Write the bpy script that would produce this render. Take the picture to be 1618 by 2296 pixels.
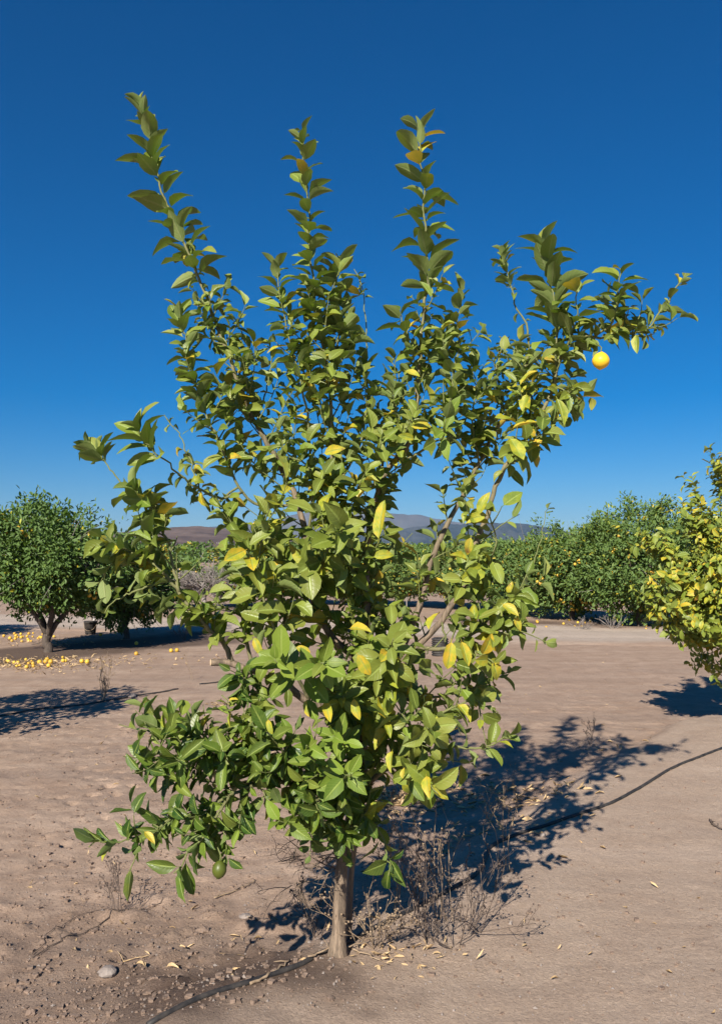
import bpy, math, random
import numpy as np
from mathutils import Vector

# ------------------------------------------------------------------ scene
sc = bpy.context.scene
for o in list(bpy.data.objects):
    bpy.data.objects.remove(o)
col = sc.collection
random.seed(11)
RNG = np.random.default_rng(11)
R = math.radians

# camera: level-ish eye height, looking along +Y; LPX is the focal length in
# pixels of a 1618 x 2296 frame
EYE = 1.60
LENS = 30.0
FW, FH = 1618.0, 2296.0
LPX = LENS / 36.0 * FH
HORIZON = 1247.0
PITCH = math.atan((HORIZON - FH / 2) / LPX)
cam_d = bpy.data.cameras.new('camera')
cam = bpy.data.objects.new('camera', cam_d)
col.objects.link(cam)
cam.location = (0, 0, EYE)
cam.rotation_euler = (R(90) + PITCH, 0, 0)
cam_d.sensor_fit = 'AUTO'
cam_d.sensor_width = 36.0
cam_d.lens = LENS
cam_d.clip_start = 0.05
cam_d.clip_end = 60000
cam_d.dof.use_dof = False
sc.camera = cam

# sun: behind the camera, a little to the left
SUN_EL = R(32.5)
SUN_AZ = R(20.0)                 # shadows fall this far right of the view axis
TRAVEL = Vector((math.sin(SUN_AZ) * math.cos(SUN_EL),
                 math.cos(SUN_AZ) * math.cos(SUN_EL), -math.sin(SUN_EL)))
SUNV = np.array(-TRAVEL)
sl = bpy.data.lights.new('sun', 'SUN')
sl.energy = 5.0
sl.angle = R(0.53)
sl.color = (1.0, 0.93, 0.82)
so = bpy.data.objects.new('sun', sl)
col.objects.link(so)
so.rotation_euler = TRAVEL.to_track_quat('-Z', 'Y').to_euler()
so.location = (-3, -8, 8)

w = bpy.data.worlds.new('World')
sc.world = w
w.use_nodes = True
nt = w.node_tree
nt.nodes.clear()
sky = nt.nodes.new('ShaderNodeTexSky')
sky.sky_type = 'NISHITA'
sky.sun_disc = False
sky.sun_elevation = SUN_EL
sky.sun_rotation = math.atan2(SUNV[0], SUNV[1])
sky.altitude = 1500
sky.air_density = 1.2
sky.dust_density = 0.7
sky.ozone_density = 10.0
hs = nt.nodes.new('ShaderNodeHueSaturation')
hs.inputs['Saturation'].default_value = 1.27
hs.inputs['Value'].default_value = 1.03
bg = nt.nodes.new('ShaderNodeBackground')
bg.inputs['Strength'].default_value = 0.05
wo = nt.nodes.new('ShaderNodeOutputWorld')
nt.links.new(sky.outputs[0], hs.inputs['Color'])
nt.links.new(hs.outputs[0], bg.inputs['Color'])
nt.links.new(bg.outputs[0], wo.inputs['Surface'])

sc.view_settings.view_transform = 'Standard'
sc.view_settings.look = 'None'
sc.view_settings.gamma = 1.0
sc.view_settings.exposure = 0.76
sc.view_settings.use_curve_mapping = False
sc.render.engine = 'CYCLES'
sc.cycles.max_bounces = 8
sc.cycles.diffuse_bounces = 3
sc.cycles.transmission_bounces = 4
sc.cycles.volume_bounces = 0
sc.cycles.use_denoising = True

# ------------------------------------------------------------------ helpers
CP, SP = math.cos(PITCH), math.sin(PITCH)

def ray(px, py):
    u = (px - FW / 2) / LPX
    v = (FH / 2 - py) / LPX
    return np.array((u, CP - v * SP, SP + v * CP))

def P(px, py, Y):
    d = ray(px, py)
    return np.array((0, 0, EYE)) + d * (Y / d[1])

def G0(px, py):
    d = ray(px, py)
    t = -EYE / d[2]
    return d[0] * t, d[1] * t

def project(V):
    V = np.asarray(V, float)
    x, y, z = V[..., 0], V[..., 1], V[..., 2] - EYE
    f = y * CP + z * SP
    up = -y * SP + z * CP
    f = np.maximum(f, 1e-3)
    return FW / 2 + x / f * LPX, FH / 2 - up / f * LPX, f

def _hash(ix, iy, s):
    n = (ix.astype(np.int64) * 374761393 + iy.astype(np.int64) * 668265263 + s * 974711) & 0x7fffffff
    n = ((n ^ (n >> 13)) * 1274126177) & 0x7fffffff
    return ((n ^ (n >> 16)) & 0xffff) / 65535.0

def vnoise(x, y, s=0):
    x = np.asarray(x, float); y = np.asarray(y, float)
    ix, iy = np.floor(x), np.floor(y)
    fx, fy = x - ix, y - iy
    fx = fx * fx * (3 - 2 * fx); fy = fy * fy * (3 - 2 * fy)
    a = _hash(ix, iy, s); b = _hash(ix + 1, iy, s)
    c = _hash(ix, iy + 1, s); d = _hash(ix + 1, iy + 1, s)
    return (a + (b - a) * fx) * (1 - fy) + (c + (d - c) * fx) * fy - 0.5

def fbm(x, y, o=4, s=0, g=0.5):
    t, a = 0, 1.0
    for k in range(o):
        t = t + a * vnoise(x * 2 ** k + 17.3 * k, y * 2 ** k - 9.1 * k, s + k)
        a *= g
    return t

def sstep(a, b, x):
    t = np.clip((x - a) / (b - a), 0, 1)
    return t * t * (3 - 2 * t)

def mesh_np(name, V, F, mat=None, attrs=None, smooth=True, uniform=4):
    V = np.asarray(V, np.float32).reshape(-1, 3)
    me = bpy.data.meshes.new(name)
    me.vertices.add(len(V))
    me.vertices.foreach_set('co', V.ravel())
    if isinstance(F, np.ndarray):
        nF, k = F.shape
        me.loops.add(nF * k)
        me.loops.foreach_set('vertex_index', F.astype(np.int32).ravel())
        me.polygons.add(nF)
        me.polygons.foreach_set('loop_start', np.arange(0, nF * k, k, dtype=np.int32))
        me.polygons.foreach_set('loop_total', np.full(nF, k, np.int32))
        nP = nF
    else:
        tot = np.array([len(f) for f in F], np.int32)
        me.loops.add(int(tot.sum()))
        me.loops.foreach_set('vertex_index', np.concatenate([np.asarray(f, np.int32) for f in F]))
        me.polygons.add(len(F))
        me.polygons.foreach_set('loop_start', np.concatenate(([0], np.cumsum(tot)[:-1])).astype(np.int32))
        me.polygons.foreach_set('loop_total', tot)
        nP = len(F)
    me.polygons.foreach_set('use_smooth', np.full(nP, smooth, bool))
    me.update(calc_edges=True)
    for an, (kind, arr) in (attrs or {}).items():
        at = me.attributes.new(an, kind, 'POINT')
        arr = np.asarray(arr, np.float32)
        at.data.foreach_set({'FLOAT': 'value', 'FLOAT_COLOR': 'color', 'FLOAT_VECTOR': 'vector'}[kind], arr.ravel())
    if mat:
        me.materials.append(mat)
    return me

def link(name, me, parent=None, loc=None):
    o = bpy.data.objects.new(name, me)
    col.objects.link(o)
    if loc is not None:
        o.location = [float(c) for c in loc]
    if parent is not None:
        o.parent = parent
    return o

def tag(o, label=None, cat=None, group=None, kind=None):
    if label: o['label'] = label
    if cat: o['category'] = cat
    if group: o['group'] = group
    if kind: o['kind'] = kind
    return o

def thing(name, label, cat, loc, group=None):
    o = link(name, None, None, loc)
    o.empty_display_size = 0.1
    return tag(o, label, cat, group)

def resample(pts, n):
    """Catmull-Rom through pts, n samples evenly spaced by length."""
    p = np.asarray(pts, float)
    q = np.vstack((2 * p[0] - p[1], p, 2 * p[-1] - p[-2]))
    out = []
    for i in range(1, len(q) - 2):
        t = np.linspace(0, 1, 12, endpoint=False)[:, None]
        a, b, c, d = q[i - 1], q[i], q[i + 1], q[i + 2]
        out.append(0.5 * ((2 * b) + (-a + c) * t + (2 * a - 5 * b + 4 * c - d) * t ** 2 + (-a + 3 * b - 3 * c + d) * t ** 3))
    out.append(p[-1:])
    o = np.vstack(out)
    s = np.concatenate(([0], np.cumsum(np.linalg.norm(np.diff(o, axis=0), axis=1))))
    tt = np.linspace(0, s[-1], n)
    return np.stack([np.interp(tt, s, o[:, k]) for k in range(3)], 1), s[-1]

def tube(pts, rad, sides=7, cap=True, lump=0.0):
    """swept tube -> V, F(list), per-vertex radius"""
    p = np.asarray(pts, float); n = len(p)
    rad = np.broadcast_to(np.asarray(rad, float), (n,))
    T = np.gradient(p, axis=0)
    T /= np.linalg.norm(T, axis=1)[:, None] + 1e-12
    up = np.array((0.31, 0.17, 0.93)) if abs(T[0][2]) < 0.8 else np.array((0.9, 0.1, 0.2))
    A = np.cross(T[0], up); A /= np.linalg.norm(A)
    V = []; rr = []
    a = np.arange(sides) * 2 * math.pi / sides
    for i in range(n):
        A = A - T[i] * A.dot(T[i]); A /= np.linalg.norm(A) + 1e-12
        B = np.cross(T[i], A)
        r = rad[i] * (1 + lump * RNG.uniform(-1, 1, sides))
        V.append(p[i] + (np.cos(a) * r)[:, None] * A + (np.sin(a) * r)[:, None] * B)
        rr.append(np.full(sides, rad[i]))
    V = np.vstack(V); rr = np.concatenate(rr)
    F = []
    for i in range(n - 1):
        for k in range(sides):
            k2 = (k + 1) % sides
            F.append((i * sides + k, i * sides + k2, (i + 1) * sides + k2, (i + 1) * sides + k))
    if cap:
        F.append(tuple(range(sides - 1, -1, -1)))
        F.append(tuple((n - 1) * sides + k for k in range(sides)))
    return V, F, rr

class Collect:
    def __init__(s): s.V = []; s.F = []; s.A = []; s.n = 0
    def add(s, V, F, A=None):
        s.V.append(V); s.F += [tuple(i + s.n for i in f) for f in F]
        s.A.append(A if A is not None else np.zeros(len(V))); s.n += len(V)
    def mesh(s, name, mat, smooth=True, attr='age'):
        return mesh_np(name, np.vstack(s.V), s.F, mat, {attr: ('FLOAT', np.concatenate(s.A))}, smooth)

def lathe(prof, sides=16):
    V = []; F = []
    a = np.arange(sides) * 2 * math.pi / sides
    for r, z in prof:
        V += [(r * math.cos(t), r * math.sin(t), z) for t in a]
    for i in range(len(prof) - 1):
        for k in range(sides):
            k2 = (k + 1) % sides
            F.append((i * sides + k, i * sides + k2, (i + 1) * sides + k2, (i + 1) * sides + k))
    F.append(tuple(range(sides - 1, -1, -1)))
    F.append(tuple((len(prof) - 1) * sides + k for k in range(sides)))
    return np.array(V), F

# ------------------------------------------------------------------ materials
def new_mat(name):
    m = bpy.data.materials.new(name)
    m.use_nodes = True
    n = m.node_tree
    b = n.nodes['Principled BSDF']
    return m, n, b, n.nodes['Material Output']

def N(n, t, **kw):
    x = n.nodes.new(t)
    for k, v in kw.items():
        if k in x.inputs: x.inputs[k].default_value = v
        else: setattr(x, k, v)
    return x

def mixc(n, fac, a, b, mode='MIX'):
    x = n.nodes.new('ShaderNodeMix'); x.data_type = 'RGBA'; x.blend_type = mode
    for s, v in ((x.inputs[0], fac), (x.inputs[6], a), (x.inputs[7], b)):
        if isinstance(v, (int, float)): s.default_value = v
        elif isinstance(v, tuple): s.default_value = v if len(v) == 4 else (*v, 1)
        else: n.links.new(v, s)
    return x.outputs[2]

def math_(n, op, a, b=None, c=None, clamp=False):
    x = n.nodes.new('ShaderNodeMath'); x.operation = op; x.use_clamp = clamp
    for i, v in enumerate((a, b, c)):
        if v is None: continue
        if isinstance(v, (int, float)): x.inputs[i].default_value = v
        else: n.links.new(v, x.inputs[i])
    return x.outputs[0]

def maprange(n, v, a, b, c=0.0, d=1.0):
    x = n.nodes.new('ShaderNodeMapRange')
    n.links.new(v, x.inputs[0])
    for i, q in enumerate((a, b, c, d)): x.inputs[i + 1].default_value = q
    return x.outputs[0]

def leaf_material(name, detail=True, dark=1.0):
    """tint.r = yellowing, tint.g = random value, tint.b = olive; leafuv.x across, .y along"""
    m, n, b, out = new_mat(name)
    L = n.links.new
    at = N(n, 'ShaderNodeAttribute', attribute_name='tint')
    sep = N(n, 'ShaderNodeSeparateColor'); L(at.outputs['Color'], sep.inputs[0])
    yel, rnd, oli = sep.outputs[0], sep.outputs[1], sep.outputs[2]
    tcy = N(n, 'ShaderNodeTexCoord'); ny = N(n, 'ShaderNodeTexNoise', Scale=30.0 if detail else 6.0, Detail=3.0)
    L(tcy.outputs['Object'], ny.inputs['Vector'])
    yel = math_(n, 'MULTIPLY', yel, maprange(n, ny.outputs[0], 0.36, 0.62, 0.40, 1.10), clamp=True)
    green = mixc(n, rnd, (0.020, 0.058, 0.008), (0.172, 0.252, 0.026))
    green = mixc(n, oli, green, (0.218, 0.236, 0.042))
    ramp = N(n, 'ShaderNodeValToRGB')
    e = ramp.color_ramp.elements
    e[0].position = 0.0; e[0].color = (0.10, 0.20, 0.02, 1)
    e[1].position = 1.0; e[1].color = (0.60, 0.39, 0.030, 1)
    q = e.new(0.5); q.color = (0.36, 0.36, 0.03, 1)
    L(yel, ramp.inputs[0])
    yfac = maprange(n, yel, 0.05, 0.35)
    top = mixc(n, yfac, green, ramp.outputs[0])
    under = mixc(n, yfac, (0.155, 0.215, 0.055), ramp.outputs[0])
    under = mixc(n, math_(n, 'MULTIPLY', oli, 0.5), under, (0.235, 0.268, 0.085))
    geo = N(n, 'ShaderNodeNewGeometry')
    side = geo.outputs['Backfacing']
    if detail:
        uv = N(n, 'ShaderNodeAttribute', attribute_name='leafuv')
        sx = N(n, 'ShaderNodeSeparateXYZ'); L(uv.outputs['Vector'], sx.inputs[0])
        au = math_(n, 'ABSOLUTE', sx.outputs[0])
        rib = maprange(n, au, 0.05, 0.17, 1.0, 0.0)
        ph = math_(n, 'SUBTRACT', math_(n, 'MULTIPLY', sx.outputs[1], 52.0), math_(n, 'MULTIPLY', au, 13.0))
        vein = maprange(n, math_(n, 'SINE', ph), 0.75, 1.0)
        veinf = math_(n, 'ADD', math_(n, 'MULTIPLY', rib, 0.9), math_(n, 'MULTIPLY', vein, 0.26), clamp=True)
        top = mixc(n, math_(n, 'MULTIPLY', veinf, 0.8), top, (0.27, 0.34, 0.075))
        under = mixc(n, math_(n, 'MULTIPLY', veinf, 0.4), under, (0.34, 0.36, 0.16))
        # blotches: mottled chlorosis and brown scorch toward some tips
        nz = N(n, 'ShaderNodeTexNoise', Scale=38.0, Detail=3.0)
        geo2 = N(n, 'ShaderNodeTexCoord'); L(geo2.outputs['Object'], nz.inputs['Vector'])
        top = mixc(n, maprange(n, nz.outputs[0], 0.52, 0.78, 0.0, 0.45), top, (0.17, 0.22, 0.03))
        scorch = math_(n, 'MULTIPLY', maprange(n, nz.outputs[0], 0.60, 0.66),
                       maprange(n, math_(n, 'MULTIPLY', yel, sx.outputs[1]), 0.35, 0.6))
        top = mixc(n, scorch, top, (0.20, 0.09, 0.03))
        bmp = N(n, 'ShaderNodeBump', Strength=0.6, Distance=0.003)
        L(math_(n, 'SUBTRACT', math_(n, 'MULTIPLY', nz.outputs[0], 0.6), veinf), bmp.inputs['Height'])
        L(bmp.outputs[0], b.inputs['Normal'])
    base = mixc(n, side, top, under)
    if dark < 1:
        base = mixc(n, math_(n, 'SUBTRACT', 1.0, yfac), base, mixc(n, 1.0, base, (dark * 0.8, dark, dark * 0.9), 'MULTIPLY'))
    L(base, b.inputs['Base Color'])
    L(math_(n, 'ADD', maprange(n, side, 0, 1, 0.40, 0.60), math_(n, 'MULTIPLY', rnd, 0.12)), b.inputs['Roughness'])
    b.inputs['Specular IOR Level'].default_value = 0.42
    tr = N(n, 'ShaderNodeBsdfTranslucent')
    tcol = mixc(n, yfac, (0.20, 0.34, 0.02), (0.75, 0.50, 0.03))
    L(tcol, tr.inputs['Color'])
    ms = N(n, 'ShaderNodeMixShader'); ms.inputs[0].default_value = 0.17
    L(b.outputs[0], ms.inputs[1]); L(tr.outputs[0], ms.inputs[2])
    L(ms.outputs[0], out.inputs['Surface'])
    return m

def bark_material(name, old, young, r_old=0.012):
    m, n, b, out = new_mat(name)
    L = n.links.new
    at = N(n, 'ShaderNodeAttribute', attribute_name='age')
    f = maprange(n, at.outputs['Fac'], 0.0025, r_old)
    tc = N(n, 'ShaderNodeTexCoord')
    mp = N(n, 'ShaderNodeMapping'); mp.inputs['Scale'].default_value = (60, 60, 9)
    L(tc.outputs['Object'], mp.inputs[0])
    nz = N(n, 'ShaderNodeTexNoise', Scale=1.0, Detail=6.0, Roughness=0.65); L(mp.outputs[0], nz.inputs['Vector'])
    o2 = mixc(n, maprange(n, nz.outputs[0], 0.35, 0.7), tuple(c * 0.42 for c in old), tuple(min(c * 1.5, 1) for c in old))
    L(mixc(n, f, young, o2), b.inputs['Base Color'])
    b.inputs['Roughness'].default_value = 0.8
    bp = N(n, 'ShaderNodeBump', Strength=1.0, Distance=0.008); L(nz.outputs[0], bp.inputs['Height'])
    L(bp.outputs[0], b.inputs['Normal'])
    return m

def fruit_material(name, c1, c2, spec=0.4):
    m, n, b, out = new_mat(name)
    L = n.links.new
    tc = N(n, 'ShaderNodeTexCoord'); oi = N(n, 'ShaderNodeObjectInfo')
    nz = N(n, 'ShaderNodeTexNoise', Scale=14.0, Detail=3.0); L(tc.outputs['Object'], nz.inputs['Vector'])
    f = math_(n, 'ADD', math_(n, 'MULTIPLY', oi.outputs['Random'], 0.7), math_(n, 'MULTIPLY', nz.outputs[0], 0.5), clamp=True)
    L(mixc(n, f, c1, c2), b.inputs['Base Color'])
    b.inputs['Roughness'].default_value = 0.42
    b.inputs['Specular IOR Level'].default_value = spec
    vo = N(n, 'ShaderNodeTexVoronoi', Scale=260.0); L(tc.outputs['Object'], vo.inputs['Vector'])
    bp = N(n, 'ShaderNodeBump', Strength=0.25, Distance=0.001); L(vo.outputs[0], bp.inputs['Height'])
    L(bp.outputs[0], b.inputs['Normal'])
    return m

def plain_material(name, c1, c2, scale=20.0, rough=0.8, bump=0.3, spec=0.3):
    m, n, b, out = new_mat(name)
    L = n.links.new
    tc = N(n, 'ShaderNodeTexCoord')
    nz = N(n, 'ShaderNodeTexNoise', Scale=scale, Detail=5.0, Roughness=0.6); L(tc.outputs['Object'], nz.inputs['Vector'])
    L(mixc(n, maprange(n, nz.outputs[0], 0.3, 0.7), c1, c2), b.inputs['Base Color'])
    b.inputs['Roughness'].default_value = rough
    b.inputs['Specular IOR Level'].default_value = spec
    bp = N(n, 'ShaderNodeBump', Strength=bump, Distance=0.01); L(nz.outputs[0], bp.inputs['Height'])
    L(bp.outputs[0], b.inputs['Normal'])
    return m

def soil_material():
    """soil.r = grey compacted crust, .g = damp / mulched dark soil and painted tree shade, .b = road grit"""
    m, n, b, out = new_mat('soil')
    L = n.links.new
    at = N(n, 'ShaderNodeAttribute', attribute_name='soil')
    sep = N(n, 'ShaderNodeSeparateColor'); L(at.outputs['Color'], sep.inputs[0])
    tc = N(n, 'ShaderNodeTexCoord')
    def noise(scale, det=5.0, ro=0.6):
        x = N(n, 'ShaderNodeTexNoise', Scale=scale, Detail=det, Roughness=ro)
        L(tc.outputs['Object'], x.inputs['Vector']); return x.outputs[0]
    big, mid, fine, grit = noise(0.55, 4), noise(4.0, 6), noise(38.0, 5, 0.7), noise(260.0, 3, 0.7)
    base = mixc(n, maprange(n, big, 0.3, 0.7), (0.390, 0.276, 0.202), (0.460, 0.336, 0.250))
    base = mixc(n, maprange(n, mid, 0.38, 0.72), base, (0.325, 0.222, 0.158))
    crust = mixc(n, maprange(n, mid, 0.3, 0.7), (0.460, 0.350, 0.266), (0.390, 0.286, 0.212))
    base = mixc(n, sep.outputs[0], base, crust)
    mp = N(n, 'ShaderNodeMapping'); mp.inputs['Rotation'].default_value = (0, 0, R(22)); mp.inputs['Scale'].default_value = (0.16, 2.2, 1)
    L(tc.outputs['Object'], mp.inputs[0])
    stk = N(n, 'ShaderNodeTexNoise', Scale=1.0, Detail=5.0, Roughness=0.6); L(mp.outputs[0], stk.inputs['Vector'])
    base = mixc(n, maprange(n, stk.outputs[0], 0.50, 0.66, 0.0, 0.40), base, (0.27, 0.205, 0.165))
    base = mixc(n, maprange(n, stk.outputs[0], 0.44, 0.32, 0.0, 0.45), base, (0.50, 0.385, 0.30))
    road = mixc(n, maprange(n, mid, 0.3, 0.7), (0.500, 0.415, 0.340), (0.425, 0.342, 0.275))
    base = mixc(n, sep.outputs[2], base, road)
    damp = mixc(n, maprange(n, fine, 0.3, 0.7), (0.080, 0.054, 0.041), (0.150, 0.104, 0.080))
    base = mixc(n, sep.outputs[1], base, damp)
    base = mixc(n, maprange(n, fine, 0.35, 0.75, 0.0, 0.45), base, mixc(n, 1.0, base, (0.55, 0.52, 0.50), 'MULTIPLY'))
    base = mixc(n, maprange(n, grit, 0.60, 0.74, 0.0, 0.6), base, (0.52, 0.43, 0.36))
    base = mixc(n, maprange(n, grit, 0.40, 0.28, 0.0, 0.55), base, (0.11, 0.075, 0.055))
    pit = noise(95.0, 4, 0.75)
    base = mixc(n, maprange(n, pit, 0.62, 0.72, 0.0, 0.40), base, (0.10, 0.068, 0.050))
    base = mixc(n, maprange(n, pit, 0.36, 0.28, 0.0, 0.35), base, (0.50, 0.41, 0.34))
    L(base, b.inputs['Base Color'])
    b.inputs['Roughness'].default_value = 0.95
    b.inputs['Specular IOR Level'].default_value = 0.15
    h = math_(n, 'ADD', math_(n, 'MULTIPLY', fine, 1.0), math_(n, 'MULTIPLY', grit, 0.35))
    h = math_(n, 'SUBTRACT', h, math_(n, 'MULTIPLY', maprange(n, pit, 0.5, 0.7), 0.5))
    bp = N(n, 'ShaderNodeBump', Strength=0.6, Distance=0.014); L(h, bp.inputs['Height'])
    L(bp.outputs[0], b.inputs['Normal'])
    return m

M_LEAF = leaf_material('lemon_leaf')
M_BGLEAF = leaf_material('citrus_leaf', detail=False, dark=0.74)
M_BARK = bark_material('lemon_bark', (0.205, 0.150, 0.104), (0.16, 0.18, 0.055))
M_BARKD = bark_material('old_citrus_bark', (0.10, 0.075, 0.058), (0.12, 0.10, 0.06), 0.03)
M_LEMON = fruit_material('lemon_rind', (0.80, 0.44, 0.022), (0.85, 0.53, 0.03))
M_LEMONG = fruit_material('green_lemon_rind', (0.050, 0.070, 0.010), (0.085, 0.105, 0.014))
M_FRUIT = fruit_material('citrus_rind', (0.42, 0.21, 0.03), (0.72, 0.48, 0.06))
M_SOIL = soil_material()
M_HOSE = plain_material('black_polyethylene', (0.012, 0.013, 0.016), (0.075, 0.065, 0.056), 22, 0.6, 0.2, 0.3)
M_DRY = plain_material('dry_stem', (0.20, 0.135, 0.085), (0.36, 0.27, 0.18), 40, 0.9, 0.2)
M_DRYD = plain_material('dead_dark_stem', (0.075, 0.055, 0.045), (0.16, 0.12, 0.095), 40, 0.9, 0.2)
M_DEADLEAF = plain_material('dead_leaf', (0.34, 0.22, 0.11), (0.62, 0.46, 0.26), 30, 0.8, 0.2)
M_ROCK = plain_material('stone', (0.16, 0.13, 0.115), (0.30, 0.255, 0.225), 18, 0.9, 0.6)
M_CLOD = plain_material('soil_clod', (0.16, 0.112, 0.083), (0.28, 0.20, 0.152), 40, 0.95, 1.0)
M_WOODCUT = plain_material('cut_wood', (0.55, 0.38, 0.22), (0.68, 0.52, 0.34), 60, 0.8, 0.2)
M_WHITE = plain_material('white_plastic', (0.70, 0.70, 0.70), (0.80, 0.80, 0.80), 10, 0.5, 0.05)
M_GREYTWIG = plain_material('bare_twig', (0.17, 0.145, 0.13), (0.30, 0.265, 0.24), 10, 0.9, 0.1)

# ------------------------------------------------------------------ ground
HOSE_PX = [(330, 2350), (455, 2294), (582, 2250), (675, 2212), (709, 2190), (767, 2164), (821, 2133), (867, 2108), (941, 2069),
           (1006, 2034), (1064, 2000), (1087, 1961), (1099, 1934), (1141, 1911), (1216, 1886), (1286, 1861),
           (1366, 1832), (1431, 1797), (1501, 1757), (1554, 1735), (1618, 1711), (1760, 1660)]
HOSE_XY = np.array([G0(*p) for p in HOSE_PX])
TREE_Y = 3.36
TRUNK_XY = np.array(G0(755, 2160))
TRACK_A = np.array([G0(-60, 1905), G0(330, 1700)])
TRACK_B = np.array([G0(-60, 1700), G0(420, 1610)])
ROAD_C = np.array([(-30.0, 27.5), (-9.0, 21.2), (0.0, 18.9), (6.0, 17.3), (14.0, 15.4), (30, 12.5)])

def seg_dist(x, y, poly):
    best = np.full(np.shape(x), 1e9)
    for (ax, ay), (bx, by) in zip(poly[:-1], poly[1:]):
        dx, dy = bx - ax, by - ay
        t = np.clip(((x - ax) * dx + (y - ay) * dy) / (dx * dx + dy * dy), 0, 1)
        best = np.minimum(best, np.hypot(x - ax - t * dx, y - ay - t * dy))
    return best

CRUST_A, CRUST_B = np.array(G0(1000, 1960)), np.array(G0(1480, 1665))
def weights(x, y):
    d = CRUST_B - CRUST_A; d = d / np.hypot(*d)
    s = (x - CRUST_A[0]) * d[1] - (y - CRUST_A[1]) * d[0]          # + on the right of the line
    wob = 0.25 * fbm(x * 1.3, y * 1.3, 3, 5)
    crust = sstep(-0.12, 0.12, s + wob) * sstep(11.0, 7.5, y)
    road_d = seg_dist(x, y, ROAD_C)
    road = sstep(2.1, 1.2, road_d + 0.7 * fbm(x * 0.7, y * 0.7, 3, 9))
    damp = sstep(0.62, 0.20, np.hypot((x + 0.52) / 1.05, (y - 3.17) / 0.60) + 0.45 * fbm(x * 3, y * 3, 4, 21))
    # mulched strip under the left row, darkened further to paint in tree shade
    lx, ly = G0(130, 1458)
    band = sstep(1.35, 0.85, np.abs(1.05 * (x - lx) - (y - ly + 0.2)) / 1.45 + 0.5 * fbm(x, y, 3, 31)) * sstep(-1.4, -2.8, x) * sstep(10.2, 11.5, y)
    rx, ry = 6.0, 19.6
    row_shade = sstep(1.1, 0.5, np.abs((y - ry) + 0.36 * (x - rx)) + 0.5 * fbm(x, y, 3, 37)) * sstep(1.5, 3.0, x) * sstep(12, 15, y)  # shade under the far right row, painted dark into the soil colour
    damp = np.clip(damp + 0.92 * band + 0.8 * row_shade, 0, 1)
    crumb = sstep(1.0, 0.35, np.hypot((x + 0.95) / 1.3, (y - 3.35) / 0.9) + 0.4 * fbm(x * 2, y * 2, 3, 55))
    damp = np.clip(damp + 0.35 * crumb * (1 - damp), 0, 1)
    return np.clip(crust, 0, 1), damp, np.clip(road, 0, 1)

def gz(x, y, fine=True):
    x = np.asarray(x, float); y = np.asarray(y, float)
    crust, damp, road = weights(x, y)
    near = sstep(40, 12, y)
    z = 0.05 * fbm(x * 0.28, y * 0.28, 3, 2) * near
    hd = seg_dist(x, y, HOSE_XY)
    z = z + 0.035 * np.exp(-(hd / 0.55) ** 2)
    z = z + 0.06 * np.exp(-(((x - 3.6) / 1.1) ** 2 + ((y - 7.6) / 0.8) ** 2))
    z = z + 0.05 * crust * near
    rough = (1 - 0.82 * np.maximum(crust, road)) * near
    z = z + 0.015 * rough * fbm(x * 2.2, y * 2.2, 4, 3)
    clod = np.clip(fbm(x * 9, y * 9, 3, 8) - 0.12, 0, 1)
    crumb = sstep(1.1, 0.3, np.hypot((x + 0.95) / 1.5, (y - 3.35) / 1.0))
    z = z + (0.02 + 0.06 * crumb) * rough * clod
    # tyre tread prints
    for (a, b), wd in ((TRACK_A, 0.42), (TRACK_B, 0.45)):
        d = b - a; Ln = np.hypot(*d); d = d / Ln
        s = (x - a[0]) * d[0] + (y - a[1]) * d[1]
        c = -(x - a[0]) * d[1] + (y - a[1]) * d[0]
        inside = sstep(wd + 0.08, wd, np.abs(c)) * sstep(-0.2, 0.1, s) * sstep(Ln + 3, Ln + 1.5, s)
        wob = 0.10 * fbm(x * 3.1, y * 3.1, 2, 91)
        lug = np.sin((s + 0.55 * np.abs(c) + wob) * 2 * math.pi / 0.24) * np.sin((c + wob) * 2 * math.pi / 0.33 + 0.6) - 0.9 * np.clip(0.35 - vnoise(x * 3.7, y * 3.7, 93), 0, 1)
        z = z - inside * (0.004 + 0.024 * (0.3 + 1.2 * np.clip(0.5 + vnoise(x * 2.3, y * 2.3, 88), 0, 1)) * sstep(0.30, 0.95, lug + 0.35 * fbm(x * 6, y * 6, 2, 77)))
    if fine:
        z = z + 0.010 * (0.35 + 0.65 * rough) * fbm(x * 16, y * 16, 3, 4) * sstep(14, 5, y)
    return z

def gzs(x, y):
    return float(gz(np.array([x]), np.array([y]))[0])

def GP(px, py):
    """pixel -> point on the ground surface"""
    x, y = G0(px, py)
    return np.array((x, y, gzs(x, y)))

def axis(lo, hi, step, far_lo, far_hi, grow=1.13):
    a = list(np.arange(lo, hi, step)); s = step; v = a[-1]
    while v < far_hi:
        s *= grow; v += s; a.append(v)
    s = step; v = a[0]; pre = []
    while v > far_lo:
        s *= grow; v -= s; pre.append(v)
    return np.array(pre[::-1] + a)

def build_ground():
    xs = axis(-3.6, 4.2, 0.024, -5900, 5900, 1.10)
    ys = axis(2.3, 9.5, 0.024, -800, 5400, 1.07)
    X, Y = np.meshgrid(xs, ys)
    Z = gz(X, Y)
    nx, ny = len(xs), len(ys)
    idx = np.arange(nx * ny).reshape(ny, nx)
    F = np.stack((idx[:-1, :-1], idx[:-1, 1:], idx[1:, 1:], idx[1:, :-1]), -1).reshape(-1, 4)
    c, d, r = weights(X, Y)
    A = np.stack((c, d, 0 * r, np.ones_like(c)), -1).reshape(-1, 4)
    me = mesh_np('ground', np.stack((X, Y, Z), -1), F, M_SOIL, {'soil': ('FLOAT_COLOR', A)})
    tag(link('ground', me), kind='structure')

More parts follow.
